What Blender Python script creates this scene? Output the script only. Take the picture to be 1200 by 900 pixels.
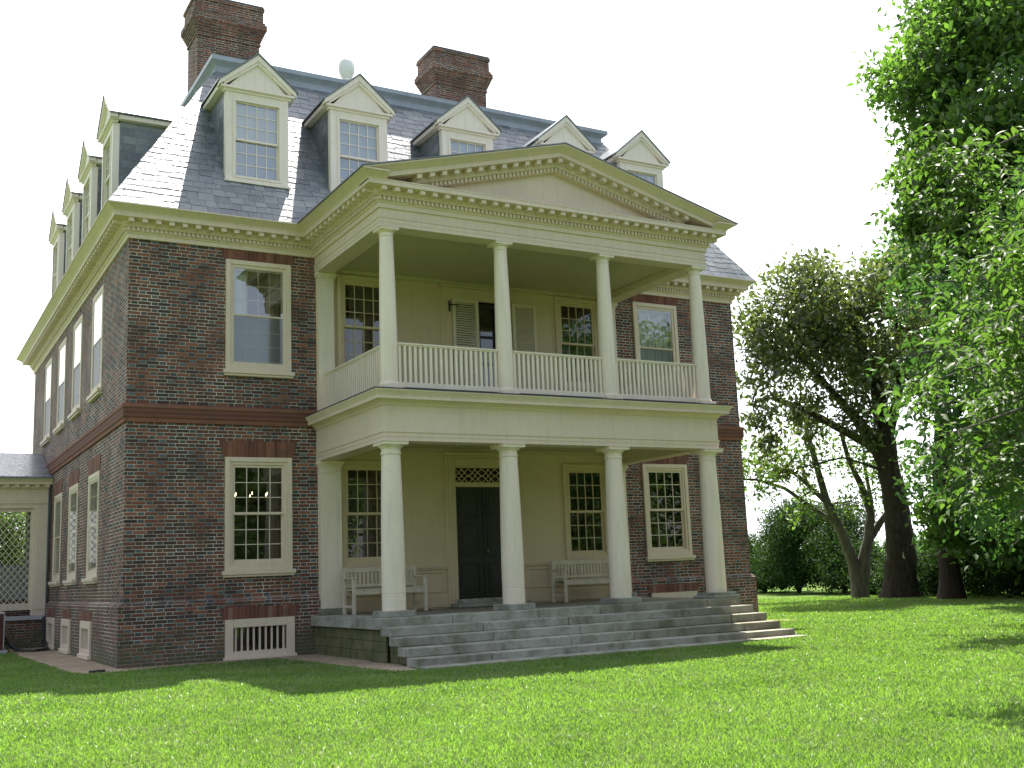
import bpy, math, random
import numpy as np
from mathutils import Vector, Matrix

random.seed(7)
S = bpy.context.scene
for o in list(bpy.data.objects): bpy.data.objects.remove(o, do_unlink=True)
COL = S.collection

# ------------------------------------------------------------------ camera
cam = bpy.data.cameras.new('camera'); cob = bpy.data.objects.new('camera', cam); COL.objects.link(cob)
yaw, pit, rol = -0.52188, 0.17067, -0.04080
F = Vector((-math.sin(yaw)*math.cos(pit), math.cos(yaw)*math.cos(pit), math.sin(pit)))
R0 = Vector((math.cos(yaw), math.sin(yaw), 0)); U0 = R0.cross(F)
Rv = math.cos(rol)*R0 + math.sin(rol)*U0; Uv = -math.sin(rol)*R0 + math.cos(rol)*U0
cob.matrix_world = Matrix(((Rv.x, Uv.x, -F.x, -3.7376), (Rv.y, Uv.y, -F.y, -20.650), (Rv.z, Uv.z, -F.z, 1.3649), (0, 0, 0, 1)))
cam.sensor_width = 36; cam.lens = 36*1286.35/1200; cam.clip_end = 3000; cam.clip_start = .1
S.camera = cob
# ------------------------------------------------------------------ sky, sun, exposure
SUN = Vector((.29, .41, 1)).normalized()
elev = math.asin(SUN.z); azim = math.atan2(SUN.x, SUN.y)
W = bpy.data.worlds.new('World'); S.world = W; W.use_nodes = True
wn = W.node_tree.nodes; wl = W.node_tree.links
sky = wn.new('ShaderNodeTexSky'); sky.sky_type = 'NISHITA'; sky.sun_disc = False
sky.sun_elevation = elev; sky.sun_rotation = azim; sky.air_density = 1.0; sky.dust_density = 3.5; sky.ozone_density = 1.0
tc = wn.new('ShaderNodeTexCoord'); mp = wn.new('ShaderNodeMapping'); mp.inputs['Scale'].default_value = (1, 1, 2.6)
cn = wn.new('ShaderNodeTexNoise'); cn.inputs['Scale'].default_value = 1.6; cn.inputs['Detail'].default_value = 8; cn.inputs['Roughness'].default_value = .6
cr = wn.new('ShaderNodeValToRGB'); cr.color_ramp.elements[0].position = .30; cr.color_ramp.elements[1].position = .62
cr.color_ramp.elements[0].color = (.0, .0, .0, 1); cr.color_ramp.elements[1].color = (.30, .30, .30, 1)
cm = wn.new('ShaderNodeMixRGB'); cm.inputs[2].default_value = (8.4, 8.6, 8.9, 1)
wl.new(tc.outputs['Generated'], mp.inputs[0]); wl.new(mp.outputs[0], cn.inputs['Vector']); wl.new(cn.outputs['Fac'], cr.inputs[0])
# thin bright haze gathers on the side of the sun, loose cloud elsewhere
dt = wn.new('ShaderNodeVectorMath'); dt.operation = 'DOT_PRODUCT'; dt.inputs[1].default_value = Vector((.29, .45, .35)).normalized()
mr = wn.new('ShaderNodeMapRange'); mr.interpolation_type = 'SMOOTHSTEP'
for i, v in enumerate((.25, .80, .0, 1.0)): mr.inputs[i+1].default_value = v
mxx = wn.new('ShaderNodeMath'); mxx.operation = 'MAXIMUM'
wl.new(tc.outputs['Generated'], dt.inputs[0]); wl.new(dt.outputs['Value'], mr.inputs[0]); wl.new(mr.outputs[0], mxx.inputs[0]); wl.new(cr.outputs[0], mxx.inputs[1])
wl.new(mxx.outputs[0], cm.inputs[0]); wl.new(sky.outputs[0], cm.inputs[1])
bg = wn['Background']; wl.new(cm.outputs[0], bg.inputs[0]); bg.inputs[1].default_value = .085
sl = bpy.data.lights.new('sun', 'SUN'); sl.energy = 5.0; sl.angle = math.radians(.5); sl.color = (1, .95, .86)
sob = bpy.data.objects.new('sun', sl); COL.objects.link(sob); sob.rotation_euler = SUN.to_track_quat('Z', 'Y').to_euler()
S.view_settings.view_transform = 'Standard'; S.view_settings.look = 'None'; S.view_settings.exposure = 1.55; S.view_settings.gamma = 1
S.view_settings.use_curve_mapping = False
S.render.engine = 'CYCLES'
S.cycles.max_bounces = 8; S.cycles.transparent_max_bounces = 12; S.cycles.caustics_reflective = False

# ------------------------------------------------------------------ node helpers
class NT:
    def __init__(s, name):
        s.m = bpy.data.materials.new(name); s.m.use_nodes = True; s.t = s.m.node_tree
        s.p = s.t.nodes['Principled BSDF']; s.out = s.t.nodes['Material Output']
    def n(s, typ, **kw):
        x = s.t.nodes.new(typ)
        for k, v in kw.items(): setattr(x, k, v)
        return x
    def put(s, sock, v):
        if isinstance(v, bpy.types.NodeSocket): s.t.links.new(v, sock)
        elif isinstance(v, (int, float)): sock.default_value = v if sock.type == 'VALUE' else (v, v, v, 1)[:len(sock.default_value)]
        else: sock.default_value = tuple(v) + ((1,) if len(v) == 3 and sock.type == 'RGBA' else ())
    def math(s, op, a, b=0.0, c=0.0):
        x = s.n('ShaderNodeMath', operation=op)
        s.put(x.inputs[0], a); s.put(x.inputs[1], b); s.put(x.inputs[2], c); return x.outputs[0]
    def mix(s, f, a, b, blend='MIX'):
        x = s.n('ShaderNodeMixRGB', blend_type=blend); s.put(x.inputs[0], f); s.put(x.inputs[1], a); s.put(x.inputs[2], b); return x.outputs[0]
    def noise(s, scale, detail=3, rough=.5, vec=None, col=False):
        x = s.n('ShaderNodeTexNoise'); x.inputs['Scale'].default_value = scale; x.inputs['Detail'].default_value = detail; x.inputs['Roughness'].default_value = rough
        if vec is None: vec = s.obj()
        s.t.links.new(vec, x.inputs['Vector']); return x.outputs['Color' if col else 'Fac']
    def obj(s):
        if not hasattr(s, '_o'): s._o = s.n('ShaderNodeTexCoord').outputs['Object']
        return s._o
    def uv(s):
        if not hasattr(s, '_u'): s._u = s.n('ShaderNodeTexCoord').outputs['UV']
        return s._u
    def ramp(s, f, stops):
        x = s.n('ShaderNodeValToRGB'); e = x.color_ramp.elements
        while len(e) < len(stops): e.new(.5)
        for i, (p, c) in enumerate(stops): e[i].position = p; e[i].color = tuple(c) + (1,) if len(c) == 3 else c
        s.t.links.new(f, x.inputs[0]); return x.outputs[0]
    def rng(s, f, a, b, c, d):
        x = s.n('ShaderNodeMapRange'); s.put(x.inputs[0], f)
        for i, v in enumerate((a, b, c, d)): x.inputs[i+1].default_value = v
        return x.outputs[0]
    def bump(s, h, strength=.3, dist=.01):
        x = s.n('ShaderNodeBump'); x.inputs['Strength'].default_value = strength; x.inputs['Distance'].default_value = dist
        s.t.links.new(h, x.inputs['Height']); s.t.links.new(x.outputs[0], s.p.inputs['Normal'])
    def set(s, col=None, rough=None, spec=None):
        if col is not None: s.put(s.p.inputs['Base Color'], col)
        if rough is not None: s.put(s.p.inputs['Roughness'], rough)
        if spec is not None: s.put(s.p.inputs['Specular IOR Level'], spec)

def paint(name, base, rough=.55, var=.10, dirt=(.30, .28, .20), damt=.16):
    t = NT(name)
    n1 = t.noise(1.1, 5, .6); n2 = t.noise(14, 4, .6)
    c = t.mix(t.rng(n1, .3, .7, 0, 1), [x*(1-var) for x in base], base)
    c = t.mix(t.math('MULTIPLY', t.rng(n2, .55, .8, 0, 1), damt), c, dirt)
    ms = t.n('ShaderNodeMapping'); ms.inputs['Scale'].default_value = (7, 7, .55); t.t.links.new(t.obj(), ms.inputs[0])
    streak = t.noise(1.6, 5, .65, ms.outputs[0])
    c = t.mix(t.math('MULTIPLY', t.rng(streak, .5, .78, 0, 1), damt*1.5), c, (.27, .245, .17))
    t.set(c, rough); t.bump(t.math('ADD', t.noise(60, 3), streak), .2, .004); return t.m

def brick_mat(name, L=.362, h=.0665, rubbed=False, moss=False):
    t = NT(name)
    sx = t.n('ShaderNodeSeparateXYZ'); t.t.links.new(t.uv(), sx.inputs[0]); u, v = sx.outputs[0], sx.outputs[1]
    wob = t.noise(9, 2); u = t.math('ADD', u, t.rng(wob, 0, 1, -.02, .02)); v = t.math('ADD', v, t.rng(t.noise(5, 2), 0, 1, -.006, .006))
    row = t.math('FLOOR', t.math('DIVIDE', v, h)); fv = t.math('FRACT', t.math('DIVIDE', v, h))
    wrow = t.n('ShaderNodeTexWhiteNoise', noise_dimensions='1D'); t.put(wrow.inputs['W'], row)
    uu = t.math('ADD', t.math('ADD', t.math('DIVIDE', u, L), t.math('MULTIPLY', wrow.outputs[0], .14)), t.math('MULTIPLY', t.math('FLOORED_MODULO', row, 2), .5))
    cell = t.math('FLOOR', uu); fu = t.math('FRACT', uu)
    isH = t.math('GREATER_THAN', fu, .665)
    dS = t.math('MINIMUM', fu, t.math('SUBTRACT', .665, fu)); dH = t.math('MINIMUM', t.math('SUBTRACT', fu, .665), t.math('SUBTRACT', 1, fu))
    dx = t.math('MULTIPLY', t.math('MAXIMUM', dS, dH), L); dy = t.math('MULTIPLY', t.math('MINIMUM', fv, t.math('SUBTRACT', 1, fv)), h)
    d = t.math('MINIMUM', dx, dy)
    cv = t.n('ShaderNodeCombineXYZ'); t.put(cv.inputs[0], t.math('ADD', t.math('MULTIPLY', cell, 2), isH)); t.put(cv.inputs[1], row)
    wnz = t.n('ShaderNodeTexWhiteNoise', noise_dimensions='2D'); t.t.links.new(cv.outputs[0], wnz.inputs[0])
    rv = wnz.outputs['Value']; sepc = t.n('ShaderNodeSeparateColor'); t.t.links.new(wnz.outputs['Color'], sepc.inputs[0]); r2 = sepc.outputs[1]
    big = t.noise(.55, 4, .6)
    red = t.ramp(rv, [(0, (.042, .030, .029)), (.22, (.070, .036, .031)), (.4, (.125, .046, .034)), (.75, (.175, .062, .042)), (1, (.25, .095, .06))])
    gl = t.ramp(r2, [(0, (.035, .040, .046)), (.35, (.060, .072, .082)), (.6, (.10, .115, .125)), (.64, (.06, .034, .03)), (1, (.12, .052, .042))])
    c = t.mix(isH, red, gl)
    c = t.mix(t.rng(big, .45, .72, 0, .55), c, (.050, .032, .028))
    c = t.mix(t.math('MULTIPLY', t.rng(t.noise(.9, 3, .6), .62, .70, 0, .75), t.math('GREATER_THAN', rv, .35)), c, (.20, .058, .034))
    c = t.mix(t.rng(t.noise(.35, 3), .52, .7, 0, .4), c, (.17, .07, .05))
    fine = t.noise(55, 4, .65); c = t.mix(t.rng(fine, .3, .8, 0, .35), c, (.06, .045, .04))
    mort = t.mix(t.rng(t.noise(1.3, 4, .65), .38, .66, 0, 1), (.16, .14, .12), (.60, .54, .46))
    mk = t.rng(t.math('ADD', d, t.rng(t.noise(30, 3), 0, 1, -.004, .004)), .003, .0075, 1, 0)
    c = t.mix(mk, c, mort)
    if moss:
        sz = t.n('ShaderNodeSeparateXYZ'); t.t.links.new(t.obj(), sz.inputs[0])
        low = t.rng(t.math('ADD', sz.outputs[2], t.rng(t.noise(2.2, 4, .6), 0, 1, -.7, .7)), .1, .65, .75, 0)
        c = t.mix(low, c, (.085, .085, .045))
    else: c = t.mix(.18, c, (.15, .055, .042))
    c = t.mix(1, c, (1.22, 1.24, 1.22), 'MULTIPLY')
    t.set(c, t.mix(isH, t.rng(fine, 0, 1, .75, .95), .62), .3)
    hgt = t.math('ADD', t.rng(d, .002, .011, 0, 1), t.math('MULTIPLY', fine, .35)); t.bump(hgt, .7, .008)
    return t.m

def rubbed_mat(name, vert=True, pale=False):
    t = NT(name)
    sx = t.n('ShaderNodeSeparateXYZ'); t.t.links.new(t.uv(), sx.inputs[0]); u, v = sx.outputs[0], sx.outputs[1]
    q = t.math('DIVIDE', u if vert else v, .075); f = t.math('FRACT', q)
    wnz = t.n('ShaderNodeTexWhiteNoise', noise_dimensions='1D'); t.put(wnz.inputs['W'], t.math('FLOOR', q))
    c = t.ramp(wnz.outputs[0], [(0, (.125, .048, .034)), (.5, (.19, .072, .050)), (1, (.26, .11, .075))])
    if pale: c = t.mix(t.math('GREATER_THAN', wnz.outputs[0], .8), c, (.25, .15, .12))
    c = t.mix(t.rng(t.noise(3, 5, .65), .45, .75, 0, .7), c, (.085, .05, .04))
    mk = t.rng(t.math('MINIMUM', f, t.math('SUBTRACT', 1, f)), .03, .08, .6, 0)
    c = t.mix(mk, c, (.22, .15, .12)); t.set(c, .85, .3); t.bump(t.noise(40, 4), .4, .006); return t.m

def slate_mat(name, tex=True):
    t = NT(name)
    if tex:
        sx = t.n('ShaderNodeSeparateXYZ'); t.t.links.new(t.uv(), sx.inputs[0]); u, v = sx.outputs[0], sx.outputs[1]
        q = t.math('DIVIDE', v, .18); row = t.math('FLOOR', q); f = t.math('FRACT', q)
        wr = t.n('ShaderNodeTexWhiteNoise', noise_dimensions='1D'); t.put(wr.inputs['W'], row)
        p = t.math('ADD', t.math('DIVIDE', u, .27), wr.outputs[0]); fu = t.math('FRACT', p)
        cv = t.n('ShaderNodeCombineXYZ'); t.put(cv.inputs[0], t.math('FLOOR', p)); t.put(cv.inputs[1], row)
        w2 = t.n('ShaderNodeTexWhiteNoise', noise_dimensions='2D'); t.t.links.new(cv.outputs[0], w2.inputs[0]); rv = w2.outputs[0]
    else:
        g = t.n('ShaderNodeNewGeometry'); rv = g.outputs['Random Per Island']
    c = t.ramp(rv, [(0, (.085, .097, .115)), (.5, (.128, .143, .165)), (.85, (.165, .178, .195)), (1, (.21, .215, .22))])
    c = t.mix(t.rng(t.noise(7, 5, .65), .45, .8, 0, .5), c, (.23, .235, .24))
    if tex:
        edge = t.math('MAXIMUM', t.rng(f, .0, .09, 1, 0), t.rng(t.math('MINIMUM', fu, t.math('SUBTRACT', 1, fu)), .0, .035, 1, 0))
        c = t.mix(t.math('MULTIPLY', edge, .6), c, (.025, .028, .035))
        t.bump(t.math('ADD', t.math('SUBTRACT', 1, f), t.math('MULTIPLY', rv, .3)), .9, .02)
    else: t.bump(t.noise(22, 5, .65), .5, .012)
    t.set(c, t.rng(t.noise(11, 3), .3, .7, .24, .42), .8); return t.m

def simple(name, base, rough=.6, var=.3, scale=6, bump=.25, metal=0, scale2=50):
    t = NT(name); c = t.mix(t.rng(t.noise(scale, 5, .65), .3, .72, 0, 1), [x*(1-var) for x in base], [min(1, x*(1+var)) for x in base])
    t.set(c, rough); t.p.inputs['Metallic'].default_value = metal; t.bump(t.noise(scale2, 4, .6), bump, .01); return t.m

def stone_mat(name):
    t = NT(name); g = t.n('ShaderNodeNewGeometry')
    c = t.ramp(g.outputs['Random Per Island'], [(0, (.18, .16, .115)), (.3, (.34, .325, .285)), (.5, (.24, .21, .145)), (.75, (.42, .41, .37)), (1, (.28, .255, .19))])
    c = t.mix(t.rng(t.noise(2.2, 6, .7), .42, .64, 0, .8), c, (.135, .13, .085))
    c = t.mix(t.rng(t.noise(5, 6, .7), .55, .7, 0, .55), c, (.36, .36, .33))
    c = t.mix(t.rng(t.noise(26, 5, .7), .5, .8, 0, .5), c, (.10, .10, .085))
    t.set(c, .85, .3); t.bump(t.noise(30, 6, .7), .5, .012); return t.m

def mossy_mat(name):
    t = NT(name)
    br = t.n('ShaderNodeTexBrick'); br.inputs['Scale'].default_value = 1; br.inputs['Brick Width'].default_value = .5; br.inputs['Row Height'].default_value = .17; br.inputs['Mortar Size'].default_value = .006
    t.t.links.new(t.uv(), br.inputs['Vector'])
    c = t.ramp(t.noise(3.5, 6, .7), [(.25, (.06, .068, .03)), (.5, (.125, .125, .06)), (.75, (.19, .165, .10))])
    c = t.mix(t.math('MULTIPLY', br.outputs['Fac'], .8), c, (.035, .035, .02))
    t.set(c, .95, .2); t.bump(t.math('SUBTRACT', t.noise(35, 5), t.math('MULTIPLY', br.outputs['Fac'], .8)), .6, .015); return t.m

def glass_mat(name, boost=1.0, base=.04):
    t = NT(name); t.t.nodes.remove(t.p)
    fr = t.n('ShaderNodeFresnel'); fr.inputs[0].default_value = 1.5
    bp = t.n('ShaderNodeBump'); bp.inputs['Strength'].default_value = .035; bp.inputs['Distance'].default_value = .02
    t.t.links.new(t.noise(2.6, 2), bp.inputs['Height'])
    f = t.math('ADD', t.math('MULTIPLY', fr.outputs[0], boost), base)
    f = t.math('MINIMUM', f, .95)
    tr = t.n('ShaderNodeBsdfTransparent'); tr.inputs[0].default_value = (.90, .94, .93, 1)
    gl = t.n('ShaderNodeBsdfGlossy'); gl.inputs['Roughness'].default_value = .012; t.t.links.new(bp.outputs[0], gl.inputs['Normal'])
    mx = t.n('ShaderNodeMixShader'); t.put(mx.inputs[0], f); t.t.links.new(tr.outputs[0], mx.inputs[1]); t.t.links.new(gl.outputs[0], mx.inputs[2])
    t.t.links.new(mx.outputs[0], t.out.inputs[0]); return t.m

def screen_mat(name):
    t = NT(name); t.set((.105, .125, .145), .55, .3); t.bump(t.noise(3, 2), .03, .01)
    tr = t.n('ShaderNodeBsdfTransparent'); mx = t.n('ShaderNodeMixShader'); mx.inputs[0].default_value = .62
    gl = t.n('ShaderNodeBsdfGlossy'); gl.inputs['Roughness'].default_value = .06; m2 = t.n('ShaderNodeMixShader'); m2.inputs[0].default_value = .12
    t.t.links.new(tr.outputs[0], mx.inputs[1]); t.t.links.new(t.p.outputs[0], mx.inputs[2]); t.t.links.new(mx.outputs[0], m2.inputs[1]); t.t.links.new(gl.outputs[0], m2.inputs[2])
    t.t.links.new(m2.outputs[0], t.out.inputs[0]); return t.m

def leaf_mat(name, a, b, trans=.45, rough=.45, spec=.4):
    t = NT(name); g = t.n('ShaderNodeNewGeometry')
    c = t.mix(g.outputs['Random Per Island'], a, b)
    c = t.mix(t.rng(t.noise(.6, 3), .35, .7, 0, .5), c, [x*.62 for x in a])
    t.set(c, rough, spec)
    tl = t.n('ShaderNodeBsdfTranslucent'); t.put(tl.inputs[0], t.mix(1, c, (1.62, 1.95, .7), 'MULTIPLY'))
    mx = t.n('ShaderNodeMixShader'); mx.inputs[0].default_value = trans
    t.t.links.new(t.p.outputs[0], mx.inputs[1]); t.t.links.new(tl.outputs[0], mx.inputs[2]); t.t.links.new(mx.outputs[0], t.out.inputs[0]); return t.m

def bark_mat(name, a, b):
    t = NT(name); mpn = t.n('ShaderNodeMapping'); mpn.inputs['Scale'].default_value = (1, 1, .18); t.t.links.new(t.obj(), mpn.inputs[0])
    n = t.noise(14, 6, .7, mpn.outputs[0]); t.set(t.ramp(n, [(.3, a), (.7, b)]), .95, .2); t.bump(n, .9, .05); return t.m

CREAM = (.72, .585, .46)
M = dict(
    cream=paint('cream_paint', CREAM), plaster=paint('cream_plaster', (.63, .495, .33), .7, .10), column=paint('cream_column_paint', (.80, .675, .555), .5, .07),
    dormer=paint('dormer_paint_warm_lit', (.84, .73, .64), .5, .08),  # warm tint in the dormer colour stands in for light without lawn green
    brick=brick_mat('flemish_brick', moss=True), chim=brick_mat('chimney_brick', moss=False), rub=rubbed_mat('rubbed_brick'), rubp=rubbed_mat('striped_arch_brick', True, True), belt=rubbed_mat('belt_brick', False),
    slate=slate_mat('roof_slate', False), slatet=slate_mat('slate_courses', True), lead=simple('blue_grey_metal', (.31, .34, .40), .45, .15, 3, .1), flash=simple('dark_flashing', (.05, .055, .07), .5),
    stone=stone_mat('step_stone'), mossy=mossy_mat('mossy_stone'), porchfloor=simple('porch_paving', (.19, .175, .125), .9, .35, 3, .4),
    glass=glass_mat('window_glass', 1.7, .05), glassb=glass_mat('bright_window_glass', 2.0, .16), screen=screen_mat('insect_screen'), glassl=glass_mat('shaded_window_glass', .32, .02), glassd=glass_mat('dormer_glass', 2.0, .26), dark=simple('dark_interior', (.03, .03, .028), .9, .2), door=simple('black_door_paint', (.016, .013, .012), .42, .25, 3, .1),
    blind=simple('white_blind', (.90, .91, .88), .9, .06, 5, .1), bluegrey=simple('blue_curtain_and_backing', (.36, .43, .50), .9, .15, 4, .1), curtain=simple('brown_curtain', (.16, .115, .085), .9, .3, 8, .2),
    bench=paint('weathered_bench_paint', (.62, .53, .41), .75, .14, (.25, .22, .17), .4), iron=simple('black_iron', (.02, .02, .02), .5), white=paint('white_enamel', (.80, .80, .78), .35, .04),
    bark=bark_mat('dark_bark', (.022, .018, .014), (.085, .07, .055)), barkg=bark_mat('grey_bark', (.06, .055, .045), (.19, .17, .14)),
    acred=simple('maroon_metal', (.09, .018, .017), .45, .2, 4, .1), acgrey=simple('grey_metal', (.42, .42, .42), .4, .1, 4, .1), rubber=simple('black_rubber', (.015, .015, .017), .6), shutter=paint('cream_shutter_paint', (.68, .58, .44), .6),
)

# ------------------------------------------------------------------ mesh builder
class MB:
    def __init__(s): s.v = []; s.f = []
    def face(s, *pts):
        i = len(s.v); s.v += [tuple(p) for p in pts]; s.f.append(tuple(range(i, i+len(pts)))); return s
    def hexa(s, p):
        i = len(s.v); s.v += [tuple(q) for q in p]
        for q in ((0, 3, 2, 1), (4, 5, 6, 7), (0, 1, 5, 4), (1, 2, 6, 5), (2, 3, 7, 6), (3, 0, 4, 7)): s.f.append(tuple(i+k for k in q))
        return s
    def box(s, x0, x1, y0, y1, z0, z1, fn=None):
        p = [(x0, y0, z0), (x1, y0, z0), (x1, y1, z0), (x0, y1, z0), (x0, y0, z1), (x1, y0, z1), (x1, y1, z1), (x0, y1, z1)]
        return s.hexa([fn(*q) for q in p] if fn else p)
    def ring(s, x0, x1, z0, z1, w, y0, y1, wb=None):
        wb = w if wb is None else wb
        s.box(x0, x0+w, y0, y1, z0, z1); s.box(x1-w, x1, y0, y1, z0, z1); s.box(x0+w, x1-w, y0, y1, z1-w, z1)
        if wb: s.box(x0+w, x1-w, y0, y1, z0, z0+wb)
        return s
    def prism(s, poly, a, b, ax='y'):
        def P(p, t): return (p[0], t, p[1]) if ax == 'y' else ((t, p[0], p[1]) if ax == 'x' else (p[0], p[1], t))
        n = len(poly); i = len(s.v); s.v += [P(p, a) for p in poly] + [P(p, b) for p in poly]
        s.f.append(tuple(range(i, i+n))[::-1]); s.f.append(tuple(range(i+n, i+2*n)))
        for k in range(n): s.f.append((i+k, i+(k+1) % n, i+n+(k+1) % n, i+n+k))
        return s
    def sweep(s, prof, path, closed=False, cap=True):
        n = len(path); cols = []
        for i, p in enumerate(path):
            ns = []
            if closed or i > 0: a = path[i-1]; d = Vector((p[0]-a[0], p[1]-a[1])).normalized(); ns.append(Vector((d.y, -d.x)))
            if closed or i < n-1: b = path[(i+1) % n]; d = Vector((b[0]-p[0], b[1]-p[1])).normalized(); ns.append(Vector((d.y, -d.x)))
            m = ns[0] if len(ns) == 1 else (ns[0]+ns[1])/(1+ns[0].dot(ns[1]))
            cols.append([(p[0]+m.x*o, p[1]+m.y*o, z) for o, z in prof])
        for i in range(n if closed else n-1):
            A, B = cols[i], cols[(i+1) % n]
            for k in range(len(prof)-1): s.face(A[k], B[k], B[k+1], A[k+1])
        if not closed and cap:
            s.face(*cols[0]); s.face(*cols[-1][::-1])
        return s
    def lathe(s, prof, c=(0, 0, 0), n=28):
        i = len(s.v)
        for r, z in prof:
            for k in range(n): a = 2*math.pi*k/n; s.v.append((c[0]+r*math.cos(a), c[1]+r*math.sin(a), c[2]+z))
        for j in range(len(prof)-1):
            for k in range(n): k2 = (k+1) % n; s.f.append((i+j*n+k, i+j*n+k2, i+(j+1)*n+k2, i+(j+1)*n+k))
        s.f.append(tuple(i+k for k in range(n))[::-1]); s.f.append(tuple(i+(len(prof)-1)*n+k for k in range(n)))
        return s
    def tube(s, pts, rad, n=8):
        pts = [Vector(p) for p in pts]; i = len(s.v)
        rad = rad if hasattr(rad, '__len__') else [rad]*len(pts); ref = Vector((.3, .9, .2))
        for j, p in enumerate(pts):
            d = (pts[min(j+1, len(pts)-1)]-pts[max(j-1, 0)]).normalized(); a = d.cross(ref)
            if a.length < .05: a = d.cross(Vector((1, 0, 0)))
            a.normalize(); b = d.cross(a)
            for k in range(n): t = 2*math.pi*k/n; s.v.append(tuple(p+(a*math.cos(t)+b*math.sin(t))*rad[j]))
        for j in range(len(pts)-1):
            for k in range(n): k2 = (k+1) % n; s.f.append((i+j*n+k, i+j*n+k2, i+(j+1)*n+k2, i+(j+1)*n+k))
        s.f.append(tuple(i+k for k in range(n))[::-1]); s.f.append(tuple(i+(len(pts)-1)*n+k for k in range(n)))
        return s
    def mesh(s, name, mat, smooth=False):
        me = bpy.data.meshes.new(name); me.from_pydata(s.v, [], s.f); me.update()
        uvl = me.uv_layers.new(name='UVMap')
        nl = len(me.loops); uv = np.zeros((nl, 2), np.float32)
        vi = np.empty(nl, np.int32); me.loops.foreach_get('vertex_index', vi)
        co = np.empty(len(me.vertices)*3, np.float32); me.vertices.foreach_get('co', co); co = co.reshape(-1, 3)[vi]
        nf = len(me.polygons); nr = np.empty(nf*3, np.float32); me.polygons.foreach_get('normal', nr); nr = nr.reshape(-1, 3)
        tot = np.empty(nf, np.int32); me.polygons.foreach_get('loop_total', tot); nr = np.repeat(nr, tot, axis=0)
        flip = np.where(nr[:, 1:2] > .3, -nr, nr); flip = np.where((np.abs(nr[:, 1:2]) <= .3) & (nr[:, 0:1] > .3) & (nr[:, 2:3] < .3), -nr, flip)
        hor = np.abs(flip[:, 2]) > .97
        ua = np.stack([-flip[:, 1], flip[:, 0], np.zeros(nl)], 1); ua /= np.maximum(np.linalg.norm(ua, axis=1, keepdims=True), 1e-6)
        va = np.cross(flip, ua)
        uv[:, 0] = np.where(hor, co[:, 0], (co*ua).sum(1)); uv[:, 1] = np.where(hor, co[:, 1], (co*va).sum(1))
        uvl.data.foreach_set('uv', uv.ravel())
        me.materials.append(mat)
        if smooth: me.polygons.foreach_set('use_smooth', [True]*nf); me.set_sharp_from_angle(angle=.55)
        return me
    def build(s, name, mat, parent=None, smooth=False, loc=None, bevel=0):
        return link(name, s.mesh(name, mat, smooth), parent, loc, bevel=bevel, smooth=smooth)

def link(name, me, parent=None, loc=None, rz=0, bevel=0, smooth=False):
    o = bpy.data.objects.new(name, me); COL.objects.link(o); o.parent = parent
    if loc: o.location = loc
    o.rotation_euler.z = rz
    if bevel:
        b = o.modifiers.new('bevel', 'BEVEL'); b.width = bevel; b.segments = 2; b.limit_method = 'ANGLE'
    return o
def thing(name, label, cat, loc=(0, 0, 0), group=None):
    o = bpy.data.objects.new(name, None); COL.objects.link(o); o.location = loc; o.empty_display_size = .3
    o['label'] = label; o['category'] = cat
    if group: o['group'] = group
    return o
def kind(o, k): o['kind'] = k; return o
def grid_wall(mb, u0, u1, v0, v1, holes, P):
    us = sorted({u0, u1, *[h[0] for h in holes], *[h[1] for h in holes]}); vs = sorted({v0, v1, *[h[2] for h in holes], *[h[3] for h in holes]})
    us = [u for u in us if u0 <= u <= u1]; vs = [v for v in vs if v0 <= v <= v1]
    for a, b in zip(us, us[1:]):
        for c, d in zip(vs, vs[1:]):
            mu, mv = (a+b)/2, (c+d)/2
            if any(h[0] < mu < h[1] and h[2] < mv < h[3] for h in holes): continue
            mb.face(P(a, c), P(b, c), P(b, d), P(a, d))

# ================================================================== SETTING
lawn = NT('lawn_ground')
n1 = lawn.noise(.35, 5, .6); n2 = lawn.noise(4, 5, .7); n3 = lawn.noise(60, 4, .7)
c = lawn.mix(lawn.rng(n1, .35, .65, 0, 1), (.100, .185, .038), (.150, .235, .065)); c = lawn.mix(lawn.rng(n2, .35, .7, 0, .8), c, (.19, .25, .10)); c = lawn.mix(lawn.rng(n3, .4, .75, 0, .6), c, (.03, .065, .012))
lawn.set(c, 1.0, 0); lawn.bump(n3, 1, .05)
mb = MB(); mb.face((-900, -900, 0), (900, -900, 0), (900, 900, 0), (-900, 900, 0)); kind(mb.build('lawn', lawn.m), 'structure')
gm = NT('tan_gravel'); vo = gm.n('ShaderNodeTexVoronoi'); vo.inputs['Scale'].default_value = 42; gm.t.links.new(gm.obj(), vo.inputs['Vector'])
sc = gm.n('ShaderNodeSeparateColor'); gm.t.links.new(vo.outputs['Color'], sc.inputs[0])
c = gm.ramp(sc.outputs[0], [(0, (.22, .165, .11)), (.5, (.35, .275, .19)), (1, (.48, .40, .30))]); c = gm.mix(gm.rng(gm.noise(2, 4), .4, .7, 0, .5), c, (.18, .125, .08))
gm.set(c, .95, .2); gm.bump(vo.outputs['Distance'], -.8, .02)
def blob(mb, pts, z):
    mb.face(*[(x, y, z) for x, y in pts])
def wav(pts, amp=.07, step=.22):
    out = []
    for (a, b) in zip(pts, pts[1:]+pts[:1]):
        n = max(1, int(math.dist(a, b)/step))
        for k in range(n):
            t = k/n; out.append((a[0]+(b[0]-a[0])*t+random.uniform(-amp, amp), a[1]+(b[1]-a[1])*t+random.uniform(-amp, amp)))
    return out
GRAVEL = [(-.95, 9.9), (-1.0, 6.5), (-.95, 3), (-.85, 0), (-.75, -.75), (-.3, -.95), (.6, -.62), (1.6, -.60), (2.6, -.75), (2.78, -2.2), (2.85, -4.2), (2.95, -5.2), (3.35, -5.35), (3.5, -4), (3.6, .05), (.05, .05), (.05, 9.9)]
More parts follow.
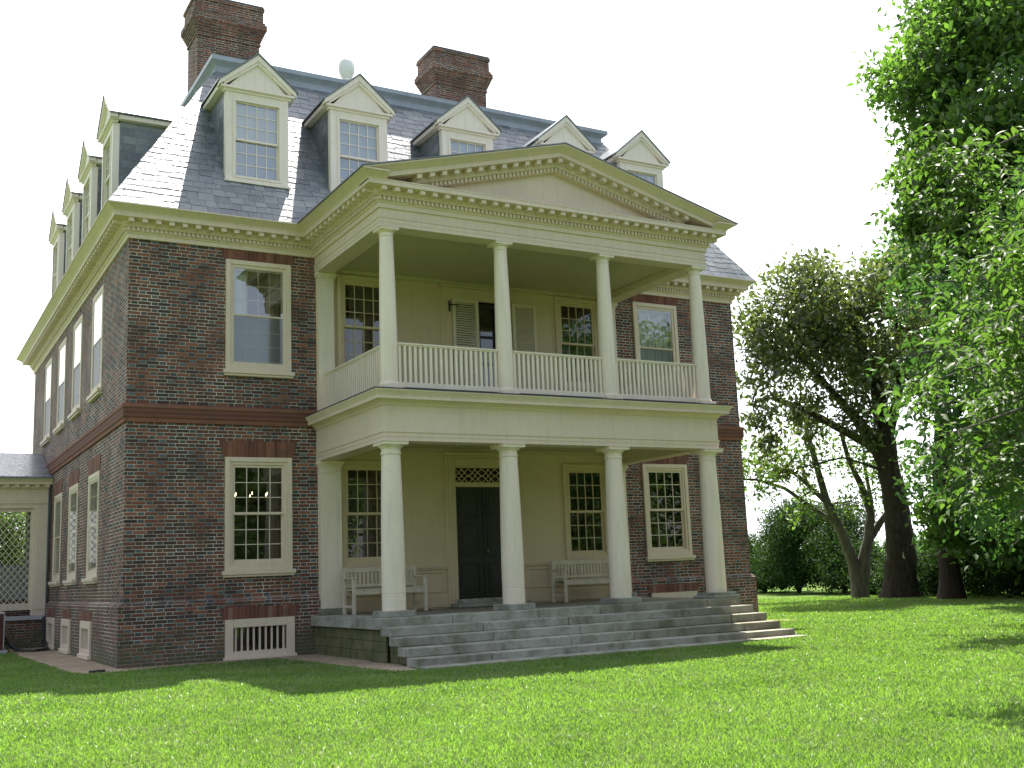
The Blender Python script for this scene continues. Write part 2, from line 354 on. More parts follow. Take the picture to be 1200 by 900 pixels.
mb = MB(); blob(mb, wav(GRAVEL), .006); kind(mb.build('gravel_path', gm.m), 'structure')
mb = MB(); blob(mb, wav([(10.9, -4.6), (12.0, -4.4), (12.4, -3.0), (12.6, -.7), (15.4, -.8), (15.5, 3), (14.5, 3), (14.5, .1), (11, .1)]), .006); kind(mb.build('gravel_path', gm.m), 'structure')

# ================================================================== HOUSE
WX = 14.6; ZT = 7.86; PX0, PX1, PY = 3.62, 10.98, -3.40
house = thing('brick_mansion', 'three storey brick mansion with slate mansard roof, dormers and two storey cream columned portico', 'mansion', (0, 0, 0))
WW = 1.30; ux = [2.46, 12.17]
LZ0, LZ1, UZ0, UZ1 = 1.62, 3.75, 5.44, 7.63
hf = .02
def hole(c, z0, z1, w=WW): return (c-w/2+hf, c+w/2-hf, z0+hf, z1-hf)
SY = [3.33, 6.1, 8.65, 11.3]
mb = MB()
fh = [hole(c, a, b) for c in ux for a, b in ((LZ0, LZ1), (UZ0, UZ1))]
F_ = lambda y: (lambda a, b: (a, y, b))
grid_wall(mb, 0, 3.64, 1.04, ZT+.1, fh, F_(0)); grid_wall(mb, 10.96, WX, 1.04, ZT+.1, fh, F_(0))
fb = [(ux[0]-.63, ux[0]+.63, .02, .71)]
grid_wall(mb, -.08, 3.64, -.1, 1.0, fb, F_(-.08)); grid_wall(mb, 10.96, WX+.08, -.1, 1.0, [], F_(-.08))
lh = [hole(c, a, b) for c in SY for a, b in ((LZ0, LZ1), (UZ0, UZ1))]
lh = [h for h in lh if not (h[0] > 9 and h[2] < 3)]
Lx = lambda x: (lambda a, b: (x, a, b))
grid_wall(mb, 0, 14.6, 1.04, ZT+.1, lh, Lx(0)); grid_wall(mb, -.08, 14.68, -.1, 1.0, [(c-.60, c+.60, .07, .74) for c in SY[:3]], Lx(-.08))
grid_wall(mb, 0, 14.6, 1.04, ZT+.1, [], Lx(WX)); grid_wall(mb, -.08, 14.68, -.1, 1.0, [], Lx(WX+.08))
grid_wall(mb, 0, WX, 1.04, ZT+.1, [], F_(14.6)); grid_wall(mb, -.08, WX+.08, -.1, 1.0, [], F_(14.68))
mb.build('brick_wall', M['brick'], house)
# water table: sloped course
LEFTP = [(0, 14.6), (0, 0), (3.6, 0)]; RIGHTP = [(11.0, 0), (WX, 0), (WX, 14.6)]
beltp = [(-.02, 4.37), (.035, 4.37), (.04, 4.44), (.06, 4.46), (.06, 4.62), (.075, 4.64), (.075, 4.69), (.03, 4.72), (-.02, 4.72)]
for P_ in (LEFTP, RIGHTP):
    MB().sweep([(-.03, .99), (.081, .99), (.081, 1.05), (.012, 1.125), (-.03, 1.13)], P_).build('water_table', M['brick'], house)
    MB().sweep(beltp, P_).build('belt_course', M['belt'], house)
# interior floors keep the storeys apart
mb = MB(); mb.box(.05, WX-.05, .3, 14.5, 4.2, 4.5); mb.box(.05, WX-.05, .3, 14.5, 1.0, 1.15); mb.box(.05, WX-.05, .3, 14.5, 7.9, 8.0); mb.box(.05, WX-.05, 5.6, 5.7, 1.15, 4.2); mb.box(.05, WX-.05, 5.6, 5.7, 4.5, 7.9)
mb.box(5.2, 5.3, .3, 5.6, 1.15, 7.9); mb.box(9.3, 9.4, .3, 5.6, 1.15, 7.9); mb.box(.05, 5.2, 2.2, 2.25, .0, 1.0)
mb.build('inner_floor', simple('inner_plaster', (.20, .19, .17), .9, .1), house)

# ---- windows (frame > sash, pane, sill, blind)
CACHE = {}
def cached(key, fn):
    if key not in CACHE: CACHE[key] = fn()
    return CACHE[key]
def window(cx, z0, z1, face='front', w=WW, sill=True, curtain=None, glass='glass', wall=0.0, case=.145, paintm='cream', rows=3, faint=False, bevel=.006):
    h = z1-z0; storm = glass == 'glassb'; side = face == 'side'; key = (round(w, 2), round(h, 2), case, paintm, rows, side, storm)
    def fr():
        b = MB(); q = .4 if side else 1; b.ring(-w/2, w/2, 0, h, case*.62, -.045*q, .10); b.ring(-w/2+case*.62, w/2-case*.62, case*.62, h-case*.62, case*.38, -.022*q, .10); return b.mesh('window', M[paintm])
    iw, i0, i1 = w/2-case, case, h-case
    def sa():
        b = MB(); st = .05; mid = (i0+i1)/2
        b.ring(-iw, iw, mid-.02, i1, st, .005, .04, .045); b.ring(-iw, iw, i0, mid+.02, st, .045, .08, .06)
        b.box(-iw+st, iw-st, -.002, .045, mid-.022, mid+.022)
        mw = .016; gx0, gx1 = -iw+st, iw-st
        for (a, c2, y) in ((mid+.022, i1-st, .012), (i0+.06, mid-.024, .052)):
            for k in range(1, 4): x = gx0+(gx1-gx0)*k/4; b.box(x-mw/2, x+mw/2, y, y+.022, a, c2)
            for k in range(1, rows): z = a+(c2-a)*k/rows; b.box(gx0, gx1, y+.003, y+.025, z-mw/2, z+mw/2)
        return b.mesh('sash', M[paintm])
    def pa():
        b = MB(); mid = (i0+i1)/2
        if storm:
            b.face((-iw+.012, -.006, mid), (iw-.012, -.006, mid), (iw-.012, -.006, i1-.012), (-iw+.012, -.006, i1-.012)); return b.mesh('pane', M[glass])
        ya, yb = (-.003, .0) if side else (.027, .067)
        b.face((-iw+.03, ya, mid), (iw-.03, ya, mid), (iw-.03, ya, i1-.03), (-iw+.03, ya, i1-.03))
        b.face((-iw+.03, yb, i0+.03), (iw-.03, yb, i0+.03), (iw-.03, yb, mid), (-iw+.03, yb, mid)); return b.mesh('pane', M[glass])
    def sc():
        b = MB(); mid = (i0+i1)/2; b.face((-iw+.012, -.002, i0+.012), (iw-.012, -.002, i0+.012), (iw-.012, -.002, mid-.012), (-iw+.012, -.002, mid-.012)); return b.mesh('screen', M['screen'])
    if face == 'front': loc = (cx, wall, z0); rz = 0
    else: loc = (wall, cx, z0); rz = -math.pi/2
    f = link('window', cached(('f',)+key, fr), house, loc, rz, bevel=bevel)
    link('sash', cached(('s',)+key, sa), f); link('pane', cached(('p', glass)+key, pa), f)
    if storm:
        link('screen', cached(('sc',)+key, sc), f)
        link('storm_frame', cached(('sf',)+key, lambda: MB().ring(-iw, iw, i0, i1, .014, -.012, .004).box(-iw+.014, iw-.014, -.012, .004, (i0+i1)/2-.014, (i0+i1)/2+.014).mesh('storm_frame', M[paintm])), f)
    if sill: MB().box(-w/2-.05, w/2+.05, -.10, .02, -.075, -.001).box(-w/2-.03, w/2+.03, -.07, .02, -.12, -.076).build('sill', M[paintm], f, bevel=.006)
    if curtain:
        for (cmat, x0, x1, a, b_) in curtain:
            cb = MB(); n = max(2, int((x1-x0)*2*iw/.035)); pts = []
            for k in range(n+1):
                x = -iw+2*iw*(x0+(x1-x0)*k/n); pts.append((x, .16+.012*math.sin(k*1.9)+.006*math.sin(k*.7)))
            for p, q in zip(pts, pts[1:]): cb.face((p[0], p[1], i0+(i1-i0)*a), (q[0], q[1], i0+(i1-i0)*a), (q[0], q[1], i0+(i1-i0)*b_), (p[0], p[1], i0+(i1-i0)*b_))
            cb.build('curtain' if cmat in ('curtain', 'bluegrey') else 'blind', M[cmat], f, smooth=True)
    return f
window(ux[0], LZ0, LZ1, curtain=[('curtain', .72, 1, 0, 1)])
window(ux[0], UZ0, UZ1, glass='glassb', curtain=[('bluegrey', 0, .72, 0, .5), ('curtain', .72, 1, 0, 1), ('blind', 0, .3, .5, 1)])
window(ux[1], LZ0, LZ1); window(ux[1], UZ0, UZ1, glass='glassb', curtain=[('blind', 0, 1, 0, 1)])
for i, c in enumerate(SY):
    window(c, UZ0, UZ1, 'side', glass='glassb', curtain=[('blind', 0, 1, .5, 1), ('bluegrey', 0, 1, 0, .5)])
    if i < 3: window(c, LZ0, LZ1, 'side', glass='glassl', curtain=[('curtain', 0, .3, 0, 1)])
# jack arches
def arch(cx, z0, z1, mat, face='front', w=WW, sp=.08, wall=0.0, t=.012):
    b = MB(); poly = [(-w/2-.03, 0), (w/2+.03, 0), (w/2+.03+sp, z1-z0), (-w/2-.03-sp, z1-z0)]; b.prism(poly, -t, .05)
    link('jack_arch', b.mesh('jack_arch', M[mat]), house, (cx, wall, z0) if face == 'front' else (wall, cx, z0), 0 if face == 'front' else -math.pi/2)
for c in ux:
    arch(c, LZ1+.004, 4.06, 'rub'); arch(c, UZ1+.004, ZT, 'rub')
for c in SY[:3]: arch(c, LZ1+.004, 4.06, 'rub', 'side')
arch(ux[0], .735, .95, 'rubp', 'front', 1.32, .07, -.08); arch(ux[1], .80, .98, 'rubp', 'front', 1.32, .07, -.08)
for c in SY[:3]: arch(c, .78, .96, 'rub', 'side', 1.1, .05, -.08)
# basement windows
def bwin(cx, z0, z1, face, w):
    b = MB(); h = z1-z0; b.ring(-w/2, w/2, 0, h, .15, -.04, .08); b.box(-w/2-.03, w/2+.03, -.075, .05, -.03, .055)
    f = link('basement_window', b.mesh('basement_window', M['cream']), house, (cx, -.08, z0) if face == 'front' else (-.08, cx, z0), 0 if face == 'front' else -math.pi/2, bevel=.005)
    g = MB(); nb = 9; iw = w-.3
    for k in range(nb): x = -iw/2+iw*(k+.5)/nb; g.box(x-.017, x+.017, .01, .045, .15, h-.15)
    link('window_bars', g.mesh('window_bars', M['cream']), f)
    p = MB(); p.face((-iw/2-.02, .075, .13), (iw/2+.02, .075, .13), (iw/2+.02, .075, h-.13), (-iw/2-.02, .075, h-.13)); link('pane', p.mesh('pane', M['glass']), f)
bwin(ux[0], 0, .73, 'front', 1.32)
for c in SY[:3]: bwin(c, .05, .76, 'side', 1.24)
MB().box(ux[1]-.66, ux[1]+.66, -.12, .0, .1, .79).build('basement_panel', M['cream'], house)

# ---- back wall of the porches (plaster) with openings
WB = [4.69, 9.93]
mb = MB(); wb = .93
hs = [hole(c, a, b, 1.21) for c in WB for a, b in ((1.60, 3.72), (5.42, 7.55))]
hs += [(6.67, 7.93, .8, 3.60), (6.70, 7.90, 4.5, 7.26)]
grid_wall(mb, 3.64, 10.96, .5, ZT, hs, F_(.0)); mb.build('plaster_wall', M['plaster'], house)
for c in WB:
    window(c, 1.60, 3.72, w=1.21, sill=False, case=.14, curtain=[('curtain', .58, .9, 0, 1)] if c < 6 else None, paintm='plaster')
    window(c, 5.42, 7.55, w=1.21, sill=False, case=.14, curtain=[('curtain', .2, 1, 0, 1)] if c < 6 else None, paintm='plaster')
# chair rail, dado panels and base board
segs = [(4.10, 6.42), (8.18, 10.52)]
for a, b in segs:
    mb = MB()
    mb.box(a, b, -.05, 0, 1.535, 1.60); mb.box(a, b, -.03, 0, 1.50, 1.535); mb.box(a, b, -.028, 0, .74, .98)
    n = 2; wd = (b-a)/n
    for k in range(n): x = a+wd*k; mb.ring(x+.06, x+wd-.06, 1.04, 1.47, .04, -.022, 0)
    mb.build('chair_rail', M['plaster'], house, bevel=.006)
# lower door with transom
dsur = MB(); dsur.ring(6.42, 8.18, .74, 3.86, .22, -.05, .05, 0); dsur.ring(6.48, 8.12, .74, 3.80, .05, -.08, -.05, 0); dsur.box(6.36, 8.24, -.11, 0, 3.86, 3.93); dsur.box(6.64, 7.96, -.03, .05, 3.20, 3.28)
ds = dsur.build('front_door', M['plaster'], house, bevel=.008)
dl = MB()
for s_, (x0, x1) in enumerate(((6.66, 7.292), (7.308, 7.94))):
    dl.box(x0, x1, .03, .08, .90, 3.198)
    for (a, b) in ((.98, 1.62), (1.74, 2.42), (2.54, 3.10)):
        dl.ring(x0+.09, x1-.09, a, b, .025, .012, .03); dl.box(x0+.15, x1-.15, .018, .03, a+.06, b-.06)
dl.build('door_leaf', M['door'], ds, bevel=.004)
MB().lathe([(.0, -.03), (.02, -.025), (.028, 0), (.02, .025), (0, .03)], (7.38, -.01, 1.85), 12).build('handle', simple('worn_brass', (.35, .25, .10), .35, .2, 8, .1, 1), ds, smooth=True)
tr = MB(); n = 4; z0, z1 = 3.29, 3.585; x0 = 6.66; wd = 1.28/n
tr.ring(6.64, 7.96, 3.27, 3.64, .03, -.01, .03)
for k in range(n):
    a, b = x0+wd*k, x0+wd*(k+1); mid = (a+b)/2; zm = (z0+z1)/2
    pl = lambda p: [(q[0], .0, q[1]) for q in p]
    def curve(p0, p1, cc): return [( (1-t)**2*p0[0]+2*t*(1-t)*cc[0]+t*t*p1[0], .005, (1-t)**2*p0[1]+2*t*(1-t)*cc[1]+t*t*p1[1]) for t in [i/6 for i in range(7)]]
    q = .35
    for p0, p1 in (((a, zm), (mid, z1)), ((mid, z1), (b, zm)), ((b, zm), (mid, z0)), ((mid, z0), (a, zm))):
        cc = ((p0[0]+p1[0])/2*(1-q)+mid*q, (p0[1]+p1[1])/2*(1-q)+zm*q) if k % 1 == 0 else None
        tr.tube(curve(p0, p1, cc), .011, 6)
    for p0, p1, cc in (((a, z1), (mid, zm), (a+.10, zm+.07)), ((mid, zm), (b, z1), (b-.10, zm+.07)), ((a, z0), (mid, zm), (a+.10, zm-.07)), ((mid, zm), (b, z0), (b-.10, zm-.07))): tr.tube(curve(p0, p1, cc), .010, 6)
tr.build('transom_lattice', M['plaster'], ds)
MB().face((6.65, .05, 3.27), (7.95, .05, 3.27), (7.95, .05, 3.62), (6.65, .05, 3.62)).build('transom_glass', M['glass'], ds)
MB().box(6.45, 8.15, -.42, -.05, .72, .80).box(6.6, 8.0, -.30, .06, .80, .885).build('door_step', M['stone'], house, bevel=.012)
# upper door with shutters
us = MB(); us.ring(6.44, 8.16, 4.60, 7.52, .25, -.045, .05, 0); us.box(6.40, 8.20, -.09, 0, 7.52, 7.57)
ud = us.build('balcony_door', M['plaster'], house, bevel=.008)
dd = MB(); dd.ring(6.9, 7.88, 4.62, 7.24, .10, .06, .10); dd.ring(7.36, 7.42, 4.7, 7.2, .02, .05, .10)
for z in (5.3, 5.9, 6.5): dd.box(6.98, 7.8, .06, .09, z-.02, z+.02)
dd.build('door_leaf', M['door'], ud); MB().face((6.9, .11, 4.62), (7.88, .11, 4.62), (7.88, .11, 7.24), (6.9, .11, 7.24)).build('pane', M['glass'], ud)
def shutter(x0, x1, y, z0=4.66, z1=7.27):
    b = MB(); b.ring(x0, x1, z0, z1, .07, y-.04, y); zm = z0+1.45; b.box(x0+.07, x1-.07, y-.04, y, zm-.05, zm+.05)
    for (a, c) in ((z0+.07, zm-.05), (zm+.05, z1-.07)):
        k = int((c-a)/.05)
        for i in range(k):
            z = a+(c-a)*(i+.5)/k; b.hexa([(x0+.07, y-.036, z-.022), (x1-.07, y-.036, z-.022), (x1-.07, y-.004, z+.014), (x0+.07, y-.004, z+.014), (x0+.07, y-.036, z-.012), (x1-.07, y-.036, z-.012), (x1-.07, y-.004, z+.024), (x0+.07, y-.004, z+.024)])
    o = b.build('shutter', M['shutter'], ud)
    MB().box(x0-.10, x0+.14, y-.052, y-.041, z1-.16, z1-.13).box(x0-.10, x0-.06, y-.052, y-.041, z1-.30, z1-.06).build('hinge', M['iron'], o) if x0 < 7 else None
shutter(6.70, 7.33, -.03); shutter(8.17, 8.78, -.06)

# ---- portico: platform and steps
steps = [(.72, -3.62), (.575, -3.96), (.43, -4.30), (.285, -4.64), (.14, -4.98)]
rnd = random.Random(5)
pf = MB(); pf.box(3.55, 10.95, -3.20, -.085, .0, .57); pf.build('platform', M['porchfloor'], house)
pm = MB(); pm.box(3.52, 3.549, -3.55, -.085, -.1, .535); pm.box(10.951, 10.98, -3.55, -.085, -.1, .535)
for zt, yf in steps[1:]: pm.box(3.58, 10.9, yf+.03, yf+.40, -.1, zt-.15)
pm.build('platform_side', M['mossy'], house)
MB().box(4.0, 10.55, -3.2, 0, .57, .712).build('porch_floor', M['porchfloor'], house)
# stone border of the porch floor
ys = [-3.2, -2.2, -1.1, -.085]
for x0, x1 in ((3.44, 3.998), (10.552, 11.10)):
    b = MB()
    for a, c in zip(ys, ys[1:]): b.box(x0+rnd.uniform(-.01, .01), x1, a+.004, c-.004, .53, .72)
    b.build('stone_border', M['stone'], house, bevel=.012)
for i, (zt, yf) in enumerate(steps+[(.03, -5.32)]):
    b = MB(); x = 3.42; xe = 11.06+(.0 if i == 0 else .02*i)
    while x < xe-.3:
        ln = rnd.choice([1.3, 1.7, 2.1, 2.5]); x1 = min(xe, x+ln)
        if xe-x1 < .5: x1 = xe
        j = rnd.uniform(-.008, .008); th = .19 if i == 0 else .144
        b.box(x+.004, x1-.004, yf+j, yf+.42, zt-th, zt+rnd.uniform(-.004, .004)); x = x1
    b.build('step', M['stone'], house, bevel=.014)
# ---- columns
CX = [3.81, 6.137, 8.463, 10.79]; CY = -3.235
def colprof(r0, r1, z0, z1, groove):
    out = [(r0+.0, z0)]
    if groove: out += [(r0, z0+.268), (r0-.005, z0+.272), (r0-.005, z0+.280), (r0-.0005, z0+.284)]
    n = 12
    for k in range(1, n+1): t = k/n; out.append((r0-(r0-r1)*t**1.7, z0+.29+(z1-z0-.29)*t))
    return out
for i, x in enumerate(CX):
    c = MB().lathe(colprof(.205, .165, .83, 3.46, True), (x, CY, 0), 36).build('column', M['column'], house, smooth=True)
    MB().lathe([(.168, 3.46), (.182, 3.465), (.182, 3.485), (.168, 3.49), (.168, 3.56), (.18, 3.565), (.185, 3.58), (.22, 3.605), (.225, 3.615), (.225, 3.62)], (x, CY, 0), 36).box(x-.235, x+.235, CY-.235, CY+.235, 3.621, 3.675).box(x-.25, x+.25, CY-.25, CY+.25, 3.675, 3.689).build('capital', M['column'], c, bevel=.003)
    p = MB().box(x-.28, x+.28, CY-.28, CY+.28, .722, .83)
    if i == 3: p.box(x-.34, x+.32, CY-.33, CY+.33, .7215, .775)
    p.build('pedestal', M['stone'], c, bevel=.01)
    c = MB().lathe(colprof(.158, .122, 4.73, 7.36, False), (x, CY, 0), 32).build('column', M['column'], house, smooth=True)
    MB().lathe([(.124, 7.36), (.134, 7.364), (.134, 7.378), (.124, 7.382), (.124, 7.43), (.134, 7.435), (.165, 7.455), (.168, 7.465)], (x, CY, 0), 32).box(x-.175, x+.175, CY-.175, CY+.175, 7.466, 7.505).box(x-.185, x+.185, CY-.185, CY+.185, 7.505, 7.519).build('capital', M['column'], c, bevel=.003)
    MB().box(x-.19, x+.19, CY-.19, CY+.19, 4.60, 4.665).lathe([(.17, 4.665), (.178, 4.69), (.17, 4.715), (.16, 4.73)], (x, CY, 0), 32).build('plinth', M['column'], c, bevel=.004)
for (x0, x1, z0, z1, d) in ((3.65, 4.08, .84, 3.689, .14), (10.52, 10.95, .84, 3.689, .14), (3.66, 3.99, 4.60, 7.519, .11), (10.61, 10.94, 4.60, 7.519, .11)):
    p = MB().box(x0, x1, -d, .03, z0, z1-.16)
    if z0 < 2:
        for k in range(8): x = x0+.03+(x1-x0-.06)*k/7; p.box(x-.008, x+.008, -d-.006, -d, z0+.02, z0+.30)
    p = p.build('pilaster', M['column'], house, bevel=.006)
    MB().box(x0-.01, x1+.01, -d-.012, .03, z1-.24, z1-.21).box(x0-.005, x1+.005, -d-.004, .03, z1-.16, z1-.10).box(x0-.03, x1+.03, -d-.03, .03, z1-.10, z1-.06).box(x0-.05, x1+.05, -d-.055, .03, z1-.06, z1).build('capital', M['column'], p, bevel=.004)
    if z0 < 2: MB().box(x0-.05, x1+.05, -.26, -.0, .722, .84).build('pedestal', M['stone'], p, bevel=.01)
# ---- lower entablature
PP = [(PX0, 0), (PX0, PY), (PX1, PY), (PX1, 0)]
e = MB(); e.box(PX0, PX0+.36, PY, -.001, 3.692, 4.42); e.box(PX1-.36, PX1, PY, -.001, 3.692, 4.42); e.box(PX0+.36, PX1-.36, PY, PY+.36, 3.692, 4.42)
e.sweep([(-.01, 3.765), (.008, 3.765), (.008, 3.835), (.024, 3.838), (.024, 3.862), (-.01, 3.866)], PP)
e.sweep([(-.01, 4.30), (.02, 4.31), (.035, 4.345), (.06, 4.365), (.10, 4.385), (.10, 4.395), (.185, 4.395), (.185, 4.455), (.195, 4.46), (.20, 4.475), (.225, 4.51), (.245, 4.535), (.245, 4.552), (-.01, 4.556)], PP)
e.build('entablature', M['cream'], house)
MB().sweep([(-.3, 4.557), (.255, 4.557), (.255, 4.572), (-.3, 4.59)], PP).box(PX0+.25, PX1-.25, PY+.25, 0, 4.557, 4.60).build('balcony_floor', M['flash'], house)
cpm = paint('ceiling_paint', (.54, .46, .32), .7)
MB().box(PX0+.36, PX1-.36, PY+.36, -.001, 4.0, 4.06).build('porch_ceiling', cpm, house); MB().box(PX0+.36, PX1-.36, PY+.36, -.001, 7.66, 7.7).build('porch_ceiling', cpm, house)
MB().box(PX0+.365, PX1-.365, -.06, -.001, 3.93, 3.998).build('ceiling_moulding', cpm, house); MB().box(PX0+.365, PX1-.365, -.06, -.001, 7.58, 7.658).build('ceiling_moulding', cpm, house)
# ---- balustrades
def balus(p0, p1, n):
    d = Vector((p1[0]-p0[0], p1[1]-p0[1])); L_ = d.length; a = math.atan2(d.y, d.x)
    b = MB()
    for k in range(n): x = L_*(k+.5)/n; b.box(x-.025, x+.025, -.022, .022, 4.745, 5.40)
    o = link('balustrade', b.mesh('balustrade', M['column']), house, (p0[0], p0[1], 0), a)
    MB().box(0, L_, -.045, .045, 5.425, 5.455).box(0, L_, -.03, .03, 5.40, 5.425).build('hand_rail', M['column'], o, bevel=.004)
    MB().box(0, L_, -.035, .035, 4.655, 4.745).build('bottom_rail', M['column'], o, bevel=.004)
for a, b_ in zip(CX, CX[1:]): balus((a+.15, CY), (b_-.15, CY), 20)
balus((CX[0], -.12), (CX[0], CY+.15), 30); balus((CX[3], -.12), (CX[3], CY+.15), 30)

# ---- main cornice, wrapping wall and portico
e = MB(); e.box(PX0, PX0+.36, PY, -.001, 7.522, 8.14); e.box(PX1-.36, PX1, PY, -.001, 7.522, 8.14); e.box(PX0+.36, PX1-.36, PY, PY+.36, 7.522, 8.14)
e.sweep([(-.01, 7.59), (.006, 7.59), (.006, 7.665), (.02, 7.668), (.02, 7.69), (-.01, 7.694)], PP)
e.build('entablature', M['cream'], house)
ROUTE = [(0, 14.6), (0, 0), (PX0, 0), (PX0, PY), (PX1, PY), (PX1, 0), (WX, 0), (WX, 14.6)]
cb = MB()
cb.sweep([(-.02, 7.84), (.035, 7.845), (.035, 7.925), (.055, 7.93), (.065, 7.955), (.075, 7.96), (.075, 8.035), (.125, 8.04), (.13, 8.065), (.145, 8.068), (.145, 8.16), (.335, 8.16), (.335, 8.235), (.345, 8.24), (.345, 8.26), (-.02, 8.30)], ROUTE, closed=True)
def along(mb, path, pitch, o0, o1, w, z0, z1, skip=()):
    n = len(path)
    for i in range(n-1):
        if i in skip: continue
        a, b = Vector(path[i]), Vector(path[i+1]); d = (b-a).normalized(); nn = Vector((d.y, -d.x))
        def turn(k):
            if k <= 0 or k >= n-1: return 0
            p, q, r = Vector(path[k-1]), Vector(path[k]), Vector(path[k+1]); u, v = (q-p).normalized(), (r-q).normalized(); return u.x*v.y-u.y*v.x
        s0 = -o0 if turn(i) > .5 else (o1+.02 if turn(i) < -.5 else 0); s1 = -o0 if turn(i+1) > .5 else (o1+.02 if turn(i+1) < -.5 else 0)
        L_ = (b-a).length; t0, t1 = s0, L_-s1; k = max(1, round((t1-t0)/pitch)); st = (t1-t0)/k
        for j in range(k):
            t = t0+st*(j+.5); p = [a+d*(t-w/2)+nn*o0, a+d*(t+w/2)+nn*o0, a+d*(t+w/2)+nn*o1, a+d*(t-w/2)+nn*o1]
            mb.hexa([(q.x, q.y, z0) for q in p]+[(q.x, q.y, z1) for q in p])
SHOW = [(0, 14.6), (0, 0), (PX0, 0), (PX0, PY), (PX1, PY), (PX1, 0), (WX, 0), (WX, 14.6)]
along(cb, SHOW, .085, .074, .118, .048, 7.965, 8.032); along(cb, SHOW, .245, .144, .305, .095, 8.085, 8.158)
cb.build('cornice', M['cream'], house)
CY_ = [(.34, 8.255), (.355, 8.262), (.37, 8.275), (.41, 8.30), (.455, 8.33), (.48, 8.345), (.495, 8.345), (.495, 8.37), (.2, 8.385), (.1, 8.262)]
cy = MB(); cy.sweep(CY_, [(PX1-.01, PY), (PX1, PY), (PX1, 0), (WX, 0), (WX, 14.6), (0, 14.6), (0, 0), (PX0, 0), (PX0, PY), (PX0+.01, PY)]); cy.build('eaves_moulding', M['cream'], house)
# ---- pediment
xm = 7.3; xl = PX0-.495; sl_ = 1.085/(xm-xl)
def rk(x, y, dz):
    return (x, y, 8.372+(min(x, 2*xm-x)-xl)*sl_+dz)
pd = MB()
def rake(prof, xa):
    """closed (y, dz) profile run up both slopes"""
    for a, b in ((0, xm), (xm, 1)):
        n = len(prof); i = len(pd.v); mt = lambda y: (PX0+max(y, -3.9)+3.4 if xa is None else xa)
        A = (lambda y: mt(y)) if a is not xm else (lambda y: xm); B = (lambda y: xm) if a is not xm else (lambda y: 2*xm-mt(y))
        pd.v += [rk(A(y), y, d-(mt(y)-xl)*sl_*(a is not xm)*0) for y, d in prof]+[rk(B(y), y, d) for y, d in prof]
        for k in range(n): pd.f.append((i+k, i+(k+1) % n, i+n+(k+1) % n, i+n+k))
        pd.f.append(tuple(i+k+(0 if a == 0 else n) for k in range(n)))
rake([(-3.30, 0), (-3.897, 0), (-3.897, -.025), (-3.88, -.03), (-3.855, -.045), (-3.815, -.07), (-3.775, -.095), (-3.76, -.108), (-3.745, -.113), (-3.745, -.118), (-3.30, -.118)], None)
rake([(-3.30, -.1185), (-3.738, -.1185), (-3.738, -.20), (-3.30, -.20)], PX0-.335)
rake([(-3.30, -.2005), (-3.548, -.2005), (-3.548, -.30), (-3.535, -.305), (-3.52, -.335), (-3.478, -.34), (-3.478, -.425), (-3.30, -.425)], xl+1.1)
for side in (0, 1):
    for (pitch, w, ya, yb, d0, d1, xs) in ((.245, .095, -3.705, -3.549, -.285, -.201, xl+1.16), (.085, .048, -3.518, -3.479, -.418, -.342, xl+1.5)):
        n = int((xm-xs)/pitch); st = (xm-xs)/n
        for j in range(n+1):
            xc = xs+st*j
            if side and j == n: continue
            if side: xc = 2*xm-xc
            x0, x1 = xc-w/2, xc+w/2
            pd.hexa([rk(x0, ya, d0), rk(x1, ya, d0), rk(x1, yb, d0), rk(x0, yb, d0), rk(x0, ya, d1), rk(x1, ya, d1), rk(x1, yb, d1), rk(x0, yb, d1)])
pd.build('pediment', M['cream'], house)
MB().prism([(xl+.6, 8.25), (2*xm-xl-.6, 8.25), (xm, rk(xm, 0, -.36)[2])], -3.37, -3.32).build('tympanum', M['cream'], house)
for a, b in ((xl-.03, xm), (xm, 2*xm-xl+.03)):
    MB().box(a, b, -3.915, .55, 0, 1, lambda x, y, z: rk(x, y, .004 if z == 0 else .026)).build('pediment_roof', M['slatet'], house)

# ---- mansard roof: slates laid course by course
E0, EZ, T0, TZ = -.46, 8.372, 2.16, 12.60
def rp(side, u, t, lift):
    off = E0+(T0-E0)*t; z = EZ+(TZ-EZ)*t; nx, nz = -(TZ-EZ), (T0-E0); ln = math.hypot(nx, nz); off2 = off+nx/ln*lift; z += nz/ln*lift
    if side == 0: return (u, off2, z)
    if side == 1: return (off2, u, z)
    if side == 2: return (u, 14.6-off2, z)
    return (WX-off2, u, z)
base = MB(); r2 = random.Random(11); sm = MB()
SLEN = math.hypot(TZ-EZ, T0-E0); NR = 27
for side in range(4):
    p = lambda u, t: rp(side, u, t, -.03)
    base.face(p(E0, 0), p(WX-E0, 0), p(WX-T0, 1), p(T0, 1))
    for r in range(NR):
        t0 = r/NR; t1 = min(1, (r+1.35)/NR); o0 = E0+(T0-E0)*t0; o1 = E0+(T0-E0)*t1
        u = o0-r2.uniform(0, .2); ue = WX-o0
        while u < ue:
            w = r2.choice([.22, .25, .28, .31]); a, b = max(u+.003, o0-.01), min(u+w-.003, ue+.01); u += w
            if b-a < .03: continue
            dt = r2.uniform(-.006, .004); l0 = .011+r2.uniform(-.002, .003); l1 = .004
            ta = t0+dt/SLEN*6 if r else t0
            a1, b1 = max(a, o1-.01), min(b, WX-o1+.01)
            if b1-a1 < .01:
                mid = min(max((a+b)/2, o1), WX-o1); a1, b1 = mid-.005, mid+.005
            sm.hexa([rp(side, a, ta, l0-.012), rp(side, b, ta, l0-.012), rp(side, b1, t1, l1-.012), rp(side, a1, t1, l1-.012), rp(side, a, ta, l0), rp(side, b, ta, l0+r2.uniform(-.003, .003)), rp(side, b1, t1, l1), rp(side, a1, t1, l1)])
base.build('roof_deck', M['flash'], house); sm.build('slate_roof', M['slate'], house)
